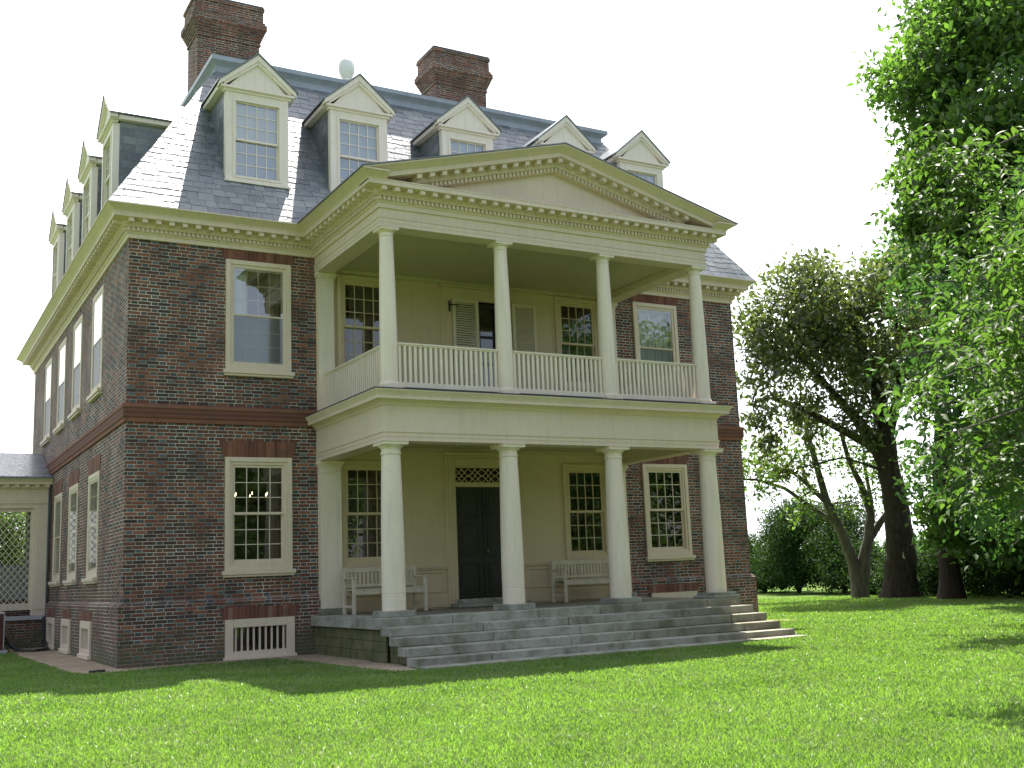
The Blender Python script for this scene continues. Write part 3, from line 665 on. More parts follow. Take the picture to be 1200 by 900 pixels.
SQ = [(0, 14.6), (0, 0), (WX, 0), (WX, 14.6)]
mo = MB(); mo.sweep([(-2.30, 12.50), (-2.12, 12.52), (-2.12, 12.60), (-2.16, 12.62), (-2.16, 12.70), (-2.12, 12.74), (-2.05, 12.79), (-2.03, 12.80), (-2.03, 12.90), (-2.3, 12.93)], SQ, closed=True); mo.build('roof_cornice', M['lead'], house)
ur = MB(); q = 2.28; ap = (7.3, 7.3, 15.25)
for a, b in (((q, q), (WX-q, q)), ((WX-q, q), (WX-q, 14.6-q)), ((WX-q, 14.6-q), (q, 14.6-q)), ((q, 14.6-q), (q, q))): ur.face((a[0], a[1], 12.92), (b[0], b[1], 12.92), ap)
ur.build('upper_roof', M['slatet'], house)
MB().lathe([(.12, 0), (.10, .3), (.16, .42), (.12, .48), (.17, .55), (.225, .68), (.24, .82), (.225, .95), (.17, 1.06), (.09, 1.12), (.03, 1.14)], (7.25, 7.3, 15.12), 24).build('finial', M['white'], house, smooth=True)
# ---- dormers
def dormer(c, face):
    root_loc = (c, .13, 9.30) if face == 'front' else (.13, c, 9.30); rz = 0 if face == 'front' else -math.pi/2
    def front():
        b = MB(); b.box(-.65, -.46, -.04, .10, 0, 1.88); b.box(.46, .65, -.04, .10, 0, 1.88); b.box(-.46, .46, -.04, .10, 1.72, 1.88); b.box(-.46, .46, -.04, .10, 0, .10)
        b.box(-.67, .67, -.075, .05, -.03, .03); b.box(-.70, .70, -.07, .06, 1.88, 1.93); b.box(-.76, .76, -.13, .06, 1.93, 1.975)
        b.ring(-.50, .50, .07, 1.75, .05, -.055, -.04)
        b.prism([(-.62, 1.975), (.62, 1.975), (0, 2.63)], -.05, .05)
        for sgn in (-1, 1):
            for (y0, y1, d0, d1) in ((-.13, .04, -.155, -.035), (-.10, .04, -.20, -.155)):
                b.hexa([(sgn*.80, y0, 1.955), (0, y0, 2.76+d0), (0, y1, 2.76+d0), (sgn*.80, y1, 1.955), (sgn*.80, y0, 1.955+.10), (0, y0, 2.76+d1+.02), (0, y1, 2.76+d1+.02), (sgn*.80, y1, 1.955+.10)]) if d1 > -.1 else b.hexa([(sgn*.70, y0, 1.975), (0, y0, 2.76+d0-.03), (0, y1, 2.76+d0-.03), (sgn*.70, y1, 1.975), (sgn*.70, y0, 2.07), (0, y0, 2.76+d1), (0, y1, 2.76+d1), (sgn*.70, y1, 2.07)])
        return b.mesh('dormer', M['dormer'])
    d = link('dormer', cached('dfront', front), house, root_loc, rz, bevel=.005)
    def cheek():
        b = MB()
        b.prism([(.101, -.02), (.101, 1.93), (1.40, 1.93), (.16, -.02)], -.02, .02, 'x')
        return b.mesh('cheek', M['slatet'])
    for s in (-1, 1): link('cheek', cached('dcheek', cheek), d, (s*.63, 0, 0))
    def eave():
        b = MB()
        b.box(-.064, .075, .06, 1.45, 1.93, 2.028)
        return b.mesh('eave', M['dormer'])
    for s in (-1, 1): link('eave', cached('deave', eave), d, (s*.716, 0 if s > 0 else 1.51, 0), 0 if s > 0 else math.pi)
    def roof():
        b = MB()
        for s in (-1, 1): b.hexa([(s*.83, -.15, 2.03), (0, -.15, 2.745), (0, 1.95, 2.745), (s*.83, 1.95, 2.03), (s*.83, -.15, 2.065), (0, -.15, 2.78), (0, 1.95, 2.78), (s*.83, 1.95, 2.065)])
        return b.mesh('dormer_roof', M['slatet'])
    link('dormer_roof', cached('droof', roof), d)
    iw = .46
    def sash():
        b = MB(); st = .045; i0, i1 = .10, 1.72; mid = .90
        b.ring(-iw, iw, mid-.02, i1, st, .0, .03); b.ring(-iw, iw, i0, mid+.02, st, .035, .065)
        for (a, c2, y) in ((mid+.03, i1-st, .006), (i0+st, mid-.02, .042)):
            for k in range(1, 4): x = -iw+st+(2*iw-2*st)*k/4; b.box(x-.009, x+.009, y, y+.02, a, c2)
            for k in range(1, 3): z = a+(c2-a)*k/3; b.box(-iw+st, iw-st, y+.002, y+.022, z-.009, z+.009)
        return b.mesh('sash', M['dormer'])
    link('sash', cached('dsash', sash), d)
    def pane():
        b = MB(); b.face((-iw+.02, .02, .9), (iw-.02, .02, .9), (iw-.02, .02, 1.70), (-iw+.02, .02, 1.70)); b.face((-iw+.02, .055, .12), (iw-.02, .055, .12), (iw-.02, .055, .9), (-iw+.02, .055, .9)); return b.mesh('pane', M['glassd'])
    link('pane', cached('dpane', pane), d)
    def bl(a, b_, m): return lambda: MB().face((-iw, .095, a), (iw, .095, a), (iw, .095, b_), (-iw, .095, b_)).mesh('blind', M[m])
    link('blind', cached('dbl', bl(.88, 1.72, 'blind')), d); link('blind', cached('dbl2', bl(.1, .88, 'bluegrey')), d)  # lower sheet is an added backing, its blue-grey standing in for the dim room
for c in (2.47, 4.68, 7.3, 9.93, 12.14): dormer(c, 'front')
for c in (3.25, 6.0, 8.7, 11.45): dormer(c, 'side')
# ---- chimneys
def chimney(x0, x1):
    y0, y1 = 7.1, 8.1; b = MB()
    def lay(o, a, c): b.box(x0-o, x1+o, y0-o, y1+o, a, c)
    lay(0, 12.6, 15.95); lay(.035, 15.951, 16.0)
    for k in range(6): lay(.02+.024*k, 16.001+.06*k, 16.06+.06*k)
    lay(.17, 16.361, 16.52); lay(.13, 16.521, 16.60); lay(.09, 16.601, 16.95); lay(.12, 16.951, 17.04)
    ch = b.build('chimney', M['chim'], house)
    MB().box(x0-.10, x1+.10, y0-.10, y1+.10, 17.041, 17.10).box(x0+.3, x0+.7, y0+.2, y1-.2, 17.10, 17.18).build('chimney_cap', M['flash'], ch)
chimney(2.92, 4.62); chimney(10.02, 11.72)
# drain pipe on the left side wall
MB().tube([(-.06, 9.85, .2), (-.06, 9.85, 4.2)], .03, 10).build('downpipe', M['flash'], house, smooth=True)

# ================================================================== chandelier inside the corner room
ch = thing('chandelier', 'lit candle chandelier seen through the lower corner window', 'chandelier', (2.78, 1.6, 3.20))
b = MB(); b.tube([(0, 0, 1.0), (0, 0, -.25)], .012, 8); b.lathe([(.02, -.30), (.05, -.25), (.06, -.18), (.03, -.1)], (0, 0, 0), 12)
for k in range(6):
    a = math.pi*k/3+.3; b.tube([(0, 0, -.18), (.15*math.cos(a), .15*math.sin(a), -.26), (.34*math.cos(a), .34*math.sin(a), -.18), (.36*math.cos(a), .36*math.sin(a), -.06)], .011, 6)
b.build('arms', simple('dark_brass', (.12, .08, .03), .35, .2, 8, .1, 1), ch)
em = NT('candle_glow'); em.set((1, .8, .5)); em.p.inputs['Emission Color'].default_value = (1, .78, .42, 1); em.p.inputs['Emission Strength'].default_value = 3
for k in range(6):
    a = math.pi*k/3+.3; MB().lathe([(.004, 0), (.010, .010), (.013, .022), (.008, .04), (.002, .06)], (.36*math.cos(a), .36*math.sin(a), -.055), 8).build('bulb', em.m, ch, smooth=True)

# ================================================================== lattice passage on the left
hy = thing('lattice_passage', 'low cream passage with lattice screen and slate roof joining the left side of the mansion', 'passage', (0, 10, 0))
def H(mb, name, mat, parent=hy, bevel=0):
    o = mb.build(name, mat, parent, bevel=bevel); o.location = (0, -10, 0); return o
XW = -7.0
H(MB().box(XW, -.09, 10.03, 10.3, -.05, .70).box(XW, -.09, 12.9, 13.1, -.05, 1.2), 'base_wall', M['brick'])
H(MB().box(XW, -.09, 9.93, 10.3, .701, .80), 'sill', M['acgrey'])
for x in (-.40, -2.97, -5.47):
    H(MB().box(x, x+.39, 9.95, 10.2, .801, 3.50).box(x+.06, x+.33, 9.93, 9.95, .95, 3.35), 'post', M['cream'], bevel=.006)
def lattice(x0, x1):
    z0, z1 = 1.12, 3.42; b = MB(); b.ring(x0, x1, .95, 3.49, .07, 10.02, 10.08, .17)
    x0 += .07; x1 -= .07; st = .15; w = .014
    for sgn, y in ((1, 10.035), (-1, 10.052)):
        k = -40
        for k in range(-30, 60):
            c = x0+k*st  # line z-z0 = sgn*slope*(x-c)
            sp = 1.25; pts = []
            xa, xb = (c, c+(z1-z0)/sp) if sgn > 0 else (c-(z1-z0)/sp, c)
            lo, hi = max(xa, x0), min(xb, x1)
            if hi-lo < .03: continue
            za, zb = z0+sgn*sp*(lo-c), z0+sgn*sp*(hi-c)
            b.hexa([(lo, y, za-w), (hi, y, zb-w), (hi, y+.015, zb-w), (lo, y+.015, za-w), (lo, y, za+w), (hi, y, zb+w), (hi, y+.015, zb+w), (lo, y+.015, za+w)])
    H(b, 'lattice_panel', M['shutter'])
lattice(-2.6, -.40); lattice(-5.1, -2.95)
b = MB(); b.box(XW, -.01, 9.96, 10.25, 3.501, 4.0); b.box(XW, -.01, 9.93, 9.96, 3.62, 3.66); b.sweep([(0, 3.98), (.05, 4.0), (.05, 4.08), (.08, 4.09), (.2, 4.10), (.2, 4.16), (.27, 4.23), (.27, 4.25), (0, 4.26)], [(XW, 9.96), (-.01, 9.96)])
for k in range(28): x = -.12-k*.24; b.box(x-.05, x+.05, 9.79, 9.9, 4.03, 4.10)
H(b, 'entablature', M['cream'])
H(MB().hexa([(XW, 9.66, 4.24), (-.005, 9.66, 4.24), (-.005, 12.2, 5.12), (XW, 12.2, 5.12), (XW, 9.66, 4.29), (-.005, 9.66, 4.29), (-.005, 12.2, 5.17), (XW, 12.2, 5.17)]).hexa([(XW, 12.2, 5.12), (-.005, 12.2, 5.12), (-.005, 14.4, 4.24), (XW, 14.4, 4.24), (XW, 12.2, 5.17), (-.005, 12.2, 5.17), (-.005, 14.4, 4.29), (XW, 14.4, 4.29)]), 'slate_roof', M['slatet'])
b = MB(); grid_wall(b, XW, -.1, 1.2, 4.24, [(-1.75, -.28, 2.15, 3.65), (-4.2, -2.8, 2.15, 3.65)], F_(13.0)); b.box(XW, -.1, 10.3, 12.95, .6, .68); b.box(XW, -.1, 10.25, 13.0, 4.15, 4.2)
H(b, 'back_wall', paint('grey_wall_paint', (.42, .44, .46), .7, .1))
ac = thing('air_conditioner', 'maroon metal air conditioning unit on the gravel beside the lattice passage', 'air conditioner', (-1.75, 8.5, 0))
def A(mb, name, mat, bevel=0): o = mb.build(name, mat, ac, bevel=bevel); return o
A(MB().box(-.65, .65, -.55, .55, 0, .08), 'pad', M['acgrey'])
b = MB(); b.box(-.56, .56, -.46, .46, .08, .90)
for k in range(16): z = .14+k*.046; b.box(-.55, .50, -.475, -.459, z, z+.022); b.box(.558, .572, -.42, .30, z, z+.022)
A(b, 'casing', M['acred'], .004)
A(MB().box(-.58, .58, -.48, .48, .901, .95).box(.561, .585, -.47, -.38, .1, .90), 'top_cover', M['acgrey'], .01); A(MB().lathe([(.38, .951), (.38, .975), (.36, .98)], (0, 0, 0), 24), 'fan_grille', M['iron'])
A(MB().box(.586, .592, -.46, -.39, .62, .72), 'warning_label', paint('orange_label', (.6, .16, .05)))
hs_ = MB(); hs_.tube([(-1.12, 8.3, .35), (-1.0, 8.1, .16), (-.8, 7.9, .05), (-.5, 7.75, .035), (-.25, 7.95, .04), (-.15, 8.5, .05), (-.14, 9.4, .25), (-.13, 9.8, .75)], .028, 8); hs_.tube([(-1.12, 8.4, .25), (-.9, 8.3, .04), (-.5, 8.1, .03), (-.2, 8.6, .03), (-.16, 9.5, .2)], .02, 8)
o = hs_.build('hose', M['rubber'], smooth=True); o['label'] = 'black hoses running across the gravel from the air conditioner to the house'; o['category'] = 'hose'
o = MB().tube([(-.62, -.62, .02), (-.5, -.7, .03), (-.38, -.68, .02)], .025, 8).build('hose', M['rubber'], smooth=True); o['label'] = 'short black pipe stub lying on the gravel at the house corner'; o['category'] = 'pipe'

# ================================================================== benches
def bench(x0, x1, label):
    w = x1-x0; t = thing('garden_bench', label, 'bench', ((x0+x1)/2, -.65, .72), 'benches on the lower porch')
    h = w/2; m = M['bench']
    for x, y, z1, nm in ((-h+.03, -.25, .66, 'leg'), (h-.03, -.25, .66, 'leg'), (-h+.03, .24, .88, 'leg'), (h-.03, .24, .88, 'leg')): MB().box(x-.03, x+.03, y-.03, y+.03, 0, z1).build(nm, m, t, bevel=.005)
    s = MB(); s.box(-h+.06, h-.06, -.265, -.235, .36, .44); s.box(-h+.06, h-.06, .22, .25, .36, .44)
    for k in range(6): y = -.27+.088*k; s.box(-h+.001+.06, h-.061, y, y+.07, .441, .463)
    s.build('seat', m, t, bevel=.004)
    b = MB(); b.box(-h+.06, h-.06, .225, .255, .78, .87); b.box(-h+.06, h-.06, .225, .255, .50, .56)
    n = 17
    for k in range(n): x = -h+.1+(w-.2)*k/(n-1); b.box(x-.025, x+.025, .232, .248, .56, .78)
    b.build('backrest', m, t, bevel=.004)
    for s in (-1, 1): MB().box(s*(h-.03)-.035, s*(h-.03)+.035, -.32, .21, .661, .69).build('armrest', m, t, bevel=.006); MB().box(s*(h-.03)-.02, s*(h-.03)+.02, -.22, .21, .12, .17).build('stretcher', m, t)
bench(3.98, 5.52, 'weathered cream slatted bench below the porch window left of the black door')
bench(8.68, 10.22, 'weathered cream slatted bench below the porch window right of the black door')

# ================================================================== vegetation
RG = np.random.default_rng(21)
def fast_mesh(name, V, nv, mat, faces_per):
    """V: (N, nv, 3); faces_per: list of index tuples within one leaf"""
    N = len(V); me = bpy.data.meshes.new(name); me.vertices.add(N*nv); me.vertices.foreach_set('co', V.astype(np.float32).ravel())
    fl = [len(f) for f in faces_per]; idx = np.concatenate([np.array(f) for f in faces_per])
    loops = (np.arange(N)[:, None]*nv+idx[None]).ravel().astype(np.int32); tot = np.tile(np.array(fl, np.int32), N); st = np.concatenate([[0], np.cumsum(tot)[:-1]]).astype(np.int32)
    me.loops.add(len(loops)); me.loops.foreach_set('vertex_index', loops); me.polygons.add(len(tot)); me.polygons.foreach_set('loop_start', st); me.polygons.foreach_set('loop_total', tot)
    me.update(calc_edges=True); me.materials.append(mat); return me
def leafmesh(name, P, size, mat, aspect=.5, droop=.35, up=.5):
    N = len(P); d = RG.normal(size=(N, 3)); d[:, 2] -= droop; d /= np.linalg.norm(d, axis=1, keepdims=True)
    n = RG.normal(size=(N, 3)); n[:, 2] += up*2; s = np.cross(d, n); s /= np.maximum(np.linalg.norm(s, axis=1, keepdims=True), 1e-6); nn = np.cross(s, d)
    L = size*RG.uniform(.65, 1.25, (N, 1)); w = L*aspect*.5
    V = np.stack([P, P+d*L*.45+s*w+nn*L*.08, P+d*L-nn*L*.10, P+d*L*.45-s*w+nn*L*.08], 1)
    return fast_mesh(name, V, 4, mat, [(0, 1, 2), (0, 2, 3)])
def lobe_points(lobes, per, cl=16, sig=.16, shell=.55):
    out = []
    for (x, y, z, r) in lobes:
        n = max(4, int(per*r*r/cl)); d = RG.normal(size=(n, 3)); d /= np.linalg.norm(d, axis=1, keepdims=True)
        rr = r*(shell+(1.12-shell)*RG.uniform(0, 1, (n, 1))**.7); c = np.array([x, y, z])+d*rr*np.array([1, 1, .85])
        out.append((c[:, None]+RG.normal(size=(n, cl, 3))*sig*min(1.3, max(.5, r))).reshape(-1, 3))
    return np.concatenate(out)
def tree(name, label, cat, base, trunks, lobes, per, size, mat, bark, group=None, cl=16, sig=.16, shell=.5, twigs=3, aspect=.5, droop=.35, up=.5, twr=.02):
    t = thing(name, label, cat, base, group); b = MB(); bx = Vector(base); joints = []
    for pts, r0, r1 in trunks:
        P = [Vector(p)-bx for p in pts]; n = len(P); Q = []; Rr = []
        for i in range(n-1):
            for k in range(4):
                f = k/4; Q.append(P[i].lerp(P[i+1], f)+Vector((random.uniform(-1, 1), random.uniform(-1, 1), 0))*.06*r0); Rr.append(r0+(r1-r0)*((i+f)/(n-1))**.8)
        Q.append(P[-1]); Rr.append(r1)
        if P[0].z < .1: Rr[0] *= 1.35; Rr[1] *= 1.1
        b.tube(Q, Rr, 12); joints += list(zip(Q[len(Q)//3:], Rr[len(Q)//3:]))
    b.build('trunk', bark, t, smooth=True)
    br = MB()
    for (x, y, z, r) in lobes:
        c = Vector((x, y, z))-bx; j, jr = min(joints, key=lambda q: (q[0]-c).length+max(0, q[0].z-c.z)*.8)
        mid = j.lerp(c, .5)+Vector((random.uniform(-.2, .2), random.uniform(-.2, .2), .12*(c-j).length)); rr = min(jr*.6, .035+.05*r*(.5+twr*10))
        br.tube([j, j.lerp(mid, .5)+Vector((0, 0, .05)), mid, mid.lerp(c, .6), c], [rr, rr*.85, rr*.65, rr*.45, rr*.25], 7)
        for k in range(twigs):
            d = Vector(RG.normal(size=3)).normalized()*r*.95; s0 = mid.lerp(c, random.random()); br.tube([s0, s0.lerp(c+d, .5)+Vector((0, 0, .08*r)), c+d], [rr*.35, rr*.22, rr*.08], 5)
    br.build('branch', bark, t, smooth=True)
    P = lobe_points(lobes, per, cl, sig, shell)-np.array(base)
    link('crown', leafmesh('crown', P, size, mat, aspect, droop, up), t)
    return t
LM = dict(mag=leaf_mat('magnolia_leaf', (.075, .108, .040), (.160, .160, .075), .36, .25, .8), light=leaf_mat('pale_green_leaf', (.085, .14, .035), (.13, .185, .06), .5), deep=leaf_mat('deep_green_leaf', (.066, .126, .036), (.122, .190, .056), .5, .36, .4),
          blue=leaf_mat('blue_green_leaf', (.075, .135, .065), (.105, .175, .08), .45), near=leaf_mat('bright_green_leaf', (.056, .106, .032), (.100, .154, .048), .44, .5, .2), hedge=leaf_mat('hedge_leaf', (.020, .046, .014), (.038, .074, .022), .25, .6, .12), mid=leaf_mat('mid_green_leaf', (.042, .092, .036), (.078, .138, .054), .4, .45, .25), wood=leaf_mat('woodland_leaf', (.06, .11, .045), (.10, .16, .065), .4))
# old magnolia, thick leaning trunk
tree('magnolia_tree', 'old dark magnolia tree with thick gnarled trunk and brownish leaves, right of the mansion', 'tree', (27.1, 6.5, 0),
     [([(27.1, 6.5, -.1), (27.05, 6.3, 1.4), (26.85, 6.1, 2.9), (26.5, 5.95, 4.7), (26.3, 5.8, 5.9), (25.9, 5.7, 7.6), (25.5, 6.1, 9.6)], .62, .16), ([(26.6, 6.0, 4.3), (25.6, 6.2, 6.0), (24.6, 6.5, 7.2), (22.8, 6.4, 8.6)], .27, .07), ([(26.4, 5.9, 5.2), (26.6, 5.2, 7.2), (26.5, 5.0, 9.6)], .22, .06), ([(26.5, 5.95, 4.9), (25.4, 6.6, 5.7), (24.0, 7.2, 6.6), (22.6, 7.4, 7.0), (21.6, 7.2, 6.7)], .19, .05)],
     [(22.30, 5.29, 10.54, 1.19), (21.62, 6.51, 9.59, 1.04), (25.49, 6.47, 10.52, 1.58), (26.45, 5.05, 10.27, 1.55), (21.60, 6.28, 7.79, 1.19), (23.96, 6.26, 8.22, 1.53), (25.89, 5.41, 7.88, 1.53), (21.47, 6.95, 6.16, 0.68), (24.47, 7.64, 6.21, 0.72), (26.19, 3.64, 8.15, 1.28), (24.95, 5.87, 6.42, 0.74), (23.70, 6.00, 9.90, 1.20), (27.40, 4.20, 9.00, 1.20), (27.30, 7.50, 8.60, 1.30), (26.50, 8.20, 10.00, 1.30), (22.30, 6.90, 5.20, 0.67), (23.20, 6.60, 6.60, 0.74), (21.90, 6.20, 8.80, 1.10), (25.20, 5.60, 5.60, 0.59), (23.40, 5.60, 9.00, 1.20), (22.60, 6.60, 4.40, 0.44)],
     640, .26, LM['mag'], M['bark'], cl=22, sig=.21, shell=.3, twigs=5, droop=.1, aspect=.42, up=.1)
tree('multi_stem_tree', 'multi stemmed grey tree with thin pale foliage and spreading low branches, beside the old magnolia', 'tree', (27.1, 8.36, 0),
     [([(27.1, 8.36, -.1), (26.85, 8.3, 1.2), (26.36, 8.3, 2.45), (25.9, 8.37, 3.4), (25.53, 8.35, 4.6), (25.12, 8.34, 6.2)], .27, .08), ([(27.12, 8.3, .1), (27.15, 8.1, 1.2), (27.26, 7.85, 2.1), (27.27, 7.66, 3.0), (26.95, 7.66, 3.95), (26.5, 7.73, 4.9), (26.1, 7.7, 6.2)], .27, .06), ([(27.2, 7.95, 1.9), (27.8, 7.36, 3.0), (28.0, 7.2, 4.6)], .16, .06), ([(27.26, 7.85, 2.2), (27.4, 7.7, 3.4), (27.3, 7.8, 5.0)], .12, .05),
      ([(26.3, 8.3, 2.6), (25.6, 8.7, 3.2), (24.6, 9.1, 4.0), (23.6, 9.5, 4.35), (22.6, 9.9, 4.4)], .11, .03), ([(25.9, 8.37, 3.4), (24.9, 8.8, 4.5), (23.6, 9.3, 4.95), (22.4, 9.7, 5.2)], .10, .03)],
     [(22.9, 9.6, 4.75, .6), (23.6, 9.2, 4.7, .6), (26.2, 7.6, 3.4, .6), (27.6, 7.0, 3.6, .7), (24.2, 9.0, 4.4, .5), (25.3, 8.6, 3.9, .5), (23.24, 8.43, 4.9, .9), (24.53, 8.12, 4.9, .8), (26.95, 7.94, 5.2, 1.2), (23.72, 9.51, 3.9, .6), (27.06, 6.34, 4.6, .9), (24.94, 8.70, 3.2, .6), (22.6, 9.9, 5.2, .7), (25.6, 8.4, 6.2, .9), (22.4, 9.8, 4.3, .6)],
     620, .17, LM['light'], M['barkg'], cl=10, sig=.3, shell=.2, twigs=5, droop=.2)
tree('tall_tree', 'tall dense deep green tree with straight dark trunk at the right edge of the lawn', 'tree', (25.9, 3.4, 0),
     [([(25.9, 3.4, -.1), (25.85, 3.35, 2), (25.8, 3.2, 4.5), (25.6, 2.4, 8), (25.4, 1.2, 12), (25.1, .4, 16)], .36, .10), ([(25.75, 3.0, 5.2), (26.8, 1.6, 7.5), (27.6, .8, 9)], .16, .05)],
     [(24.0, .0, 16.4, 1.6), (25.27, -1.91, 17.19, 2.05), (25.03, 1.23, 15.42, 1.31), (24.3, 1.5, 13.52, .96), (24.49, -1.44, 13.71, 2.01), (24.66, .45, 11.70, 1.57), (26.69, -.34, 10.89, 2.11), (24.99, -.35, 8.32, 1.52), (28.29, .73, 6.88, 2.17), (25.24, .05, 5.2, 1.26), (25.13, 1.1, 4.8, .7), (27.86, .51, 4.6, 1.59), (24.06, 1.14, 9.92, 1.05), (26, -2.5, 9.5, 2), (25.5, .2, 18.6, 1.8), (26.5, 1.0, 14, 2), (26.5, -2.6, 13, 2), (26.0, -2.8, 6.2, 1.6), (24.6, 2.2, 16.8, 1.0), (24.2, 1.9, 12.0, .8), (23.12, 1.42, 2.89, .55), (26.39, 2.67, 2.70, 1.38), (25.07, 0.35, 2.43, 1.35), (26.53, 1.89, 3.45, 1.36), (25.99, 0.14, 2.53, 1.52), (23.86, 1.36, 2.13, 0.77)],
     900, .30, LM['deep'], M['bark'], cl=14, sig=.24, shell=.3, twigs=3, droop=.4)
tree('distant_tree', 'hazy blue green tree rising behind the old magnolia', 'tree', (39.2, 13.4, 0), [([(39.2, 13.4, -.1), (38.9, 13.3, 6), (38.5, 13.3, 11), (38.2, 13.2, 15)], .4, .1)],
     [(36.4, 12.5, 14.9, 1.3), (36.02, 13.5, 14.2, 1.0), (39.68, 13.65, 16.3, 1.7), (39.48, 13.43, 13.0, 2.0), (38, 12, 12, 1.7), (37.2, 13.6, 10.5, 1.6), (41, 12.4, 13, 2), (40, 12, 10, 2)], 560, .32, LM['blue'], M['bark'], cl=14, sig=.24, shell=.3)
# near tree: trunk just outside the frame on the right, drooping boughs in view
def bough_leaves(lobes, nper, base, size):
    pts = []; dirs = []; tw = MB()
    for (x, y, z, r) in lobes:
        n = int(nper*max(r, .3)**2/.2)
        for _ in range(n):
            d = RG.normal(size=3); d /= np.linalg.norm(d); p = np.array([x, y, z])+d*r*RG.uniform(.2, 1.1)*np.array([1, 1, .9])-np.array(base)
            dr = RG.normal(size=3)*np.array([1, 1, .5]); dr[2] -= .35; dr /= np.linalg.norm(dr); L = RG.uniform(.22, .42)
            q = [p+dr*L*t+np.array([0, 0, -.10*t*t]) for t in (0, .33, .66, 1)]; tw.tube(q, [.005, .004, .003, .002], 4)
            k = RG.integers(6, 10)
            for j in range(k):
                t = (j+.7)/k; side = np.cross(dr, [0, 0, 1]); side /= max(1e-5, np.linalg.norm(side)); sg = 1 if j % 2 else -1
                ld = dr*.55+side*sg*.85+np.array([0, 0, RG.uniform(-.65, -.05)])+RG.normal(size=3)*.18
                pts.append(p+dr*L*t+np.array([0, 0, -.10*t*t])); dirs.append(ld/np.linalg.norm(ld))
    P = np.array(pts); d = np.array(dirs); N = len(P)
    n = np.tile([0, 0, 1.], (N, 1))+RG.normal(size=(N, 3))*.35; s = np.cross(d, n); s /= np.linalg.norm(s, axis=1, keepdims=True); nn = np.cross(s, d)
    L = size*RG.uniform(.6, 1.2, (N, 1)); w = L*.24
    V = np.stack([P, P+d*L*.3+s*w*.9+nn*L*.06, P+d*L*.62+s*w*.8+nn*L*.04, P+d*L-nn*L*.14, P+d*L*.62-s*w*.8+nn*L*.04, P+d*L*.3-s*w*.9+nn*L*.06, P+d*L*.45-nn*L*.02], 1)
    return fast_mesh('crown', V, 7, LM['near'], [(0, 1, 6), (1, 2, 6), (2, 3, 6), (3, 4, 6), (4, 5, 6), (5, 0, 6)]), tw
NB = (11.2, -14.6, 0)
nt = thing('leafy_tree', 'near tree with big bright green leaves drooping in from the right edge', 'tree', NB)
b = MB(); b.tube([(0, 0, -.1), (0, 0, 1.5), (-.1, .05, 3), (-.3, .1, 5), (-.4, .2, 8)], [.34, .25, .22, .17, .08], 12); b.build('trunk', M['barkg'], nt, smooth=True)
NL = [(4.95, -13.85, 3.19, .34), (5.43, -13.99, 3.62, .40), (6.45, -13.69, 4.4, .34), (6.10, -13.58, 2.88, .48), (5.0, -13.75, 2.5, .28), (5.86, -13.56, 2.15, .42), (6.30, -14.0, 3.43, .60), (5.96, -14.14, 2.2, .52), (5.4, -13.04, 3.08, .25), (6.26, -14.3, 4.3, .45), (6.88, -14.25, 3.42, .77), (7.2, -13.4, 4.6, .8), (8.2, -13.2, 3.6, .9), (8.5, -14.4, 4.8, 1.0), (7.4, -13.8, 2.4, .7), (9.5, -13.5, 5.8, 1.2), (8.2, -12.2, 5.2, .9), (9.0, -11.8, 4.0, .9), (10.8, -14.5, 7.6, 1.5), (12.4, -14, 6.3, 1.5), (11.5, -12.4, 6.0, 1.4), (9.2, -15.8, 6.2, 1.2), (10.8, -16.4, 5, 1.3), (7.8, -12.0, 6.2, .8)]
br = MB()
for i, (x, y, z, r) in enumerate(NL):
    c = Vector((x, y, z))-Vector(NB); s0 = Vector((-.2, .08, min(7, max(2.4, z+.6)))); m1 = s0.lerp(c, .5)+Vector((0, 0, .35)); rr = .035+.02*r
    br.tube([s0, s0.lerp(m1, .5)+Vector((0, 0, .15)), m1, m1.lerp(c, .6)+Vector((0, 0, .08)), c], [rr, rr*.8, rr*.6, rr*.4, rr*.2], 7)
br.build('branch', M['barkg'], nt, smooth=True)
me, tw = bough_leaves(NL, 34, NB, .125)
link('crown', me, nt); tw.build('twig', M['barkg'], nt)
# middle distance tree, trunk just outside the frame
tree('leafy_tree', 'middle distance tree with soft green boughs between the near leaves and the straight dark trunk', 'tree', (17.6, -8.4, 0),
     [([(17.6, -8.4, -.1), (17.55, -8.35, 2), (17.4, -8.2, 4.5), (17.2, -8.1, 8)], .38, .1)],
     [(13.25, -6.87, 6.04, 0.65), (13.86, -7.07, 5.38, 0.73), (12.74, -7.33, 4.77, 0.55), (13.09, -8.29, 4.46, 0.90), (11.32, -7.95, 3.83, 0.44), (12.73, -7.57, 3.64, 0.69), (13.74, -8.00, 3.30, 0.92), (11.66, -8.00, 2.96, 0.43), (12.32, -8.26, 2.36, 0.65), (15.52, -6.72, 2.15, 0.84), (12.98, -6.57, 2.66, 0.35), (12.10, -8.22, 6.09, 0.52), (13.27, -8.18, 6.06, 0.85), (15.39, -7.54, 6.24, 1.00), (15.72, -7.60, 4.22, 1.32), (15.80, -7.48, 2.42, 1.14), (13.89, -8.94, 7.34, 0.77), (14.88, -9.02, 6.64, 1.24), (16.04, -8.69, 4.87, 1.76), (14.49, -9.50, 2.55, 1.31), (15.93, -9.71, 8.19, 1.72), (11.60, -7.55, 4.82, 0.36)],
     600, .17, LM['mid'], M['barkg'], cl=14, sig=.2, shell=.3, twigs=4, droop=.5)
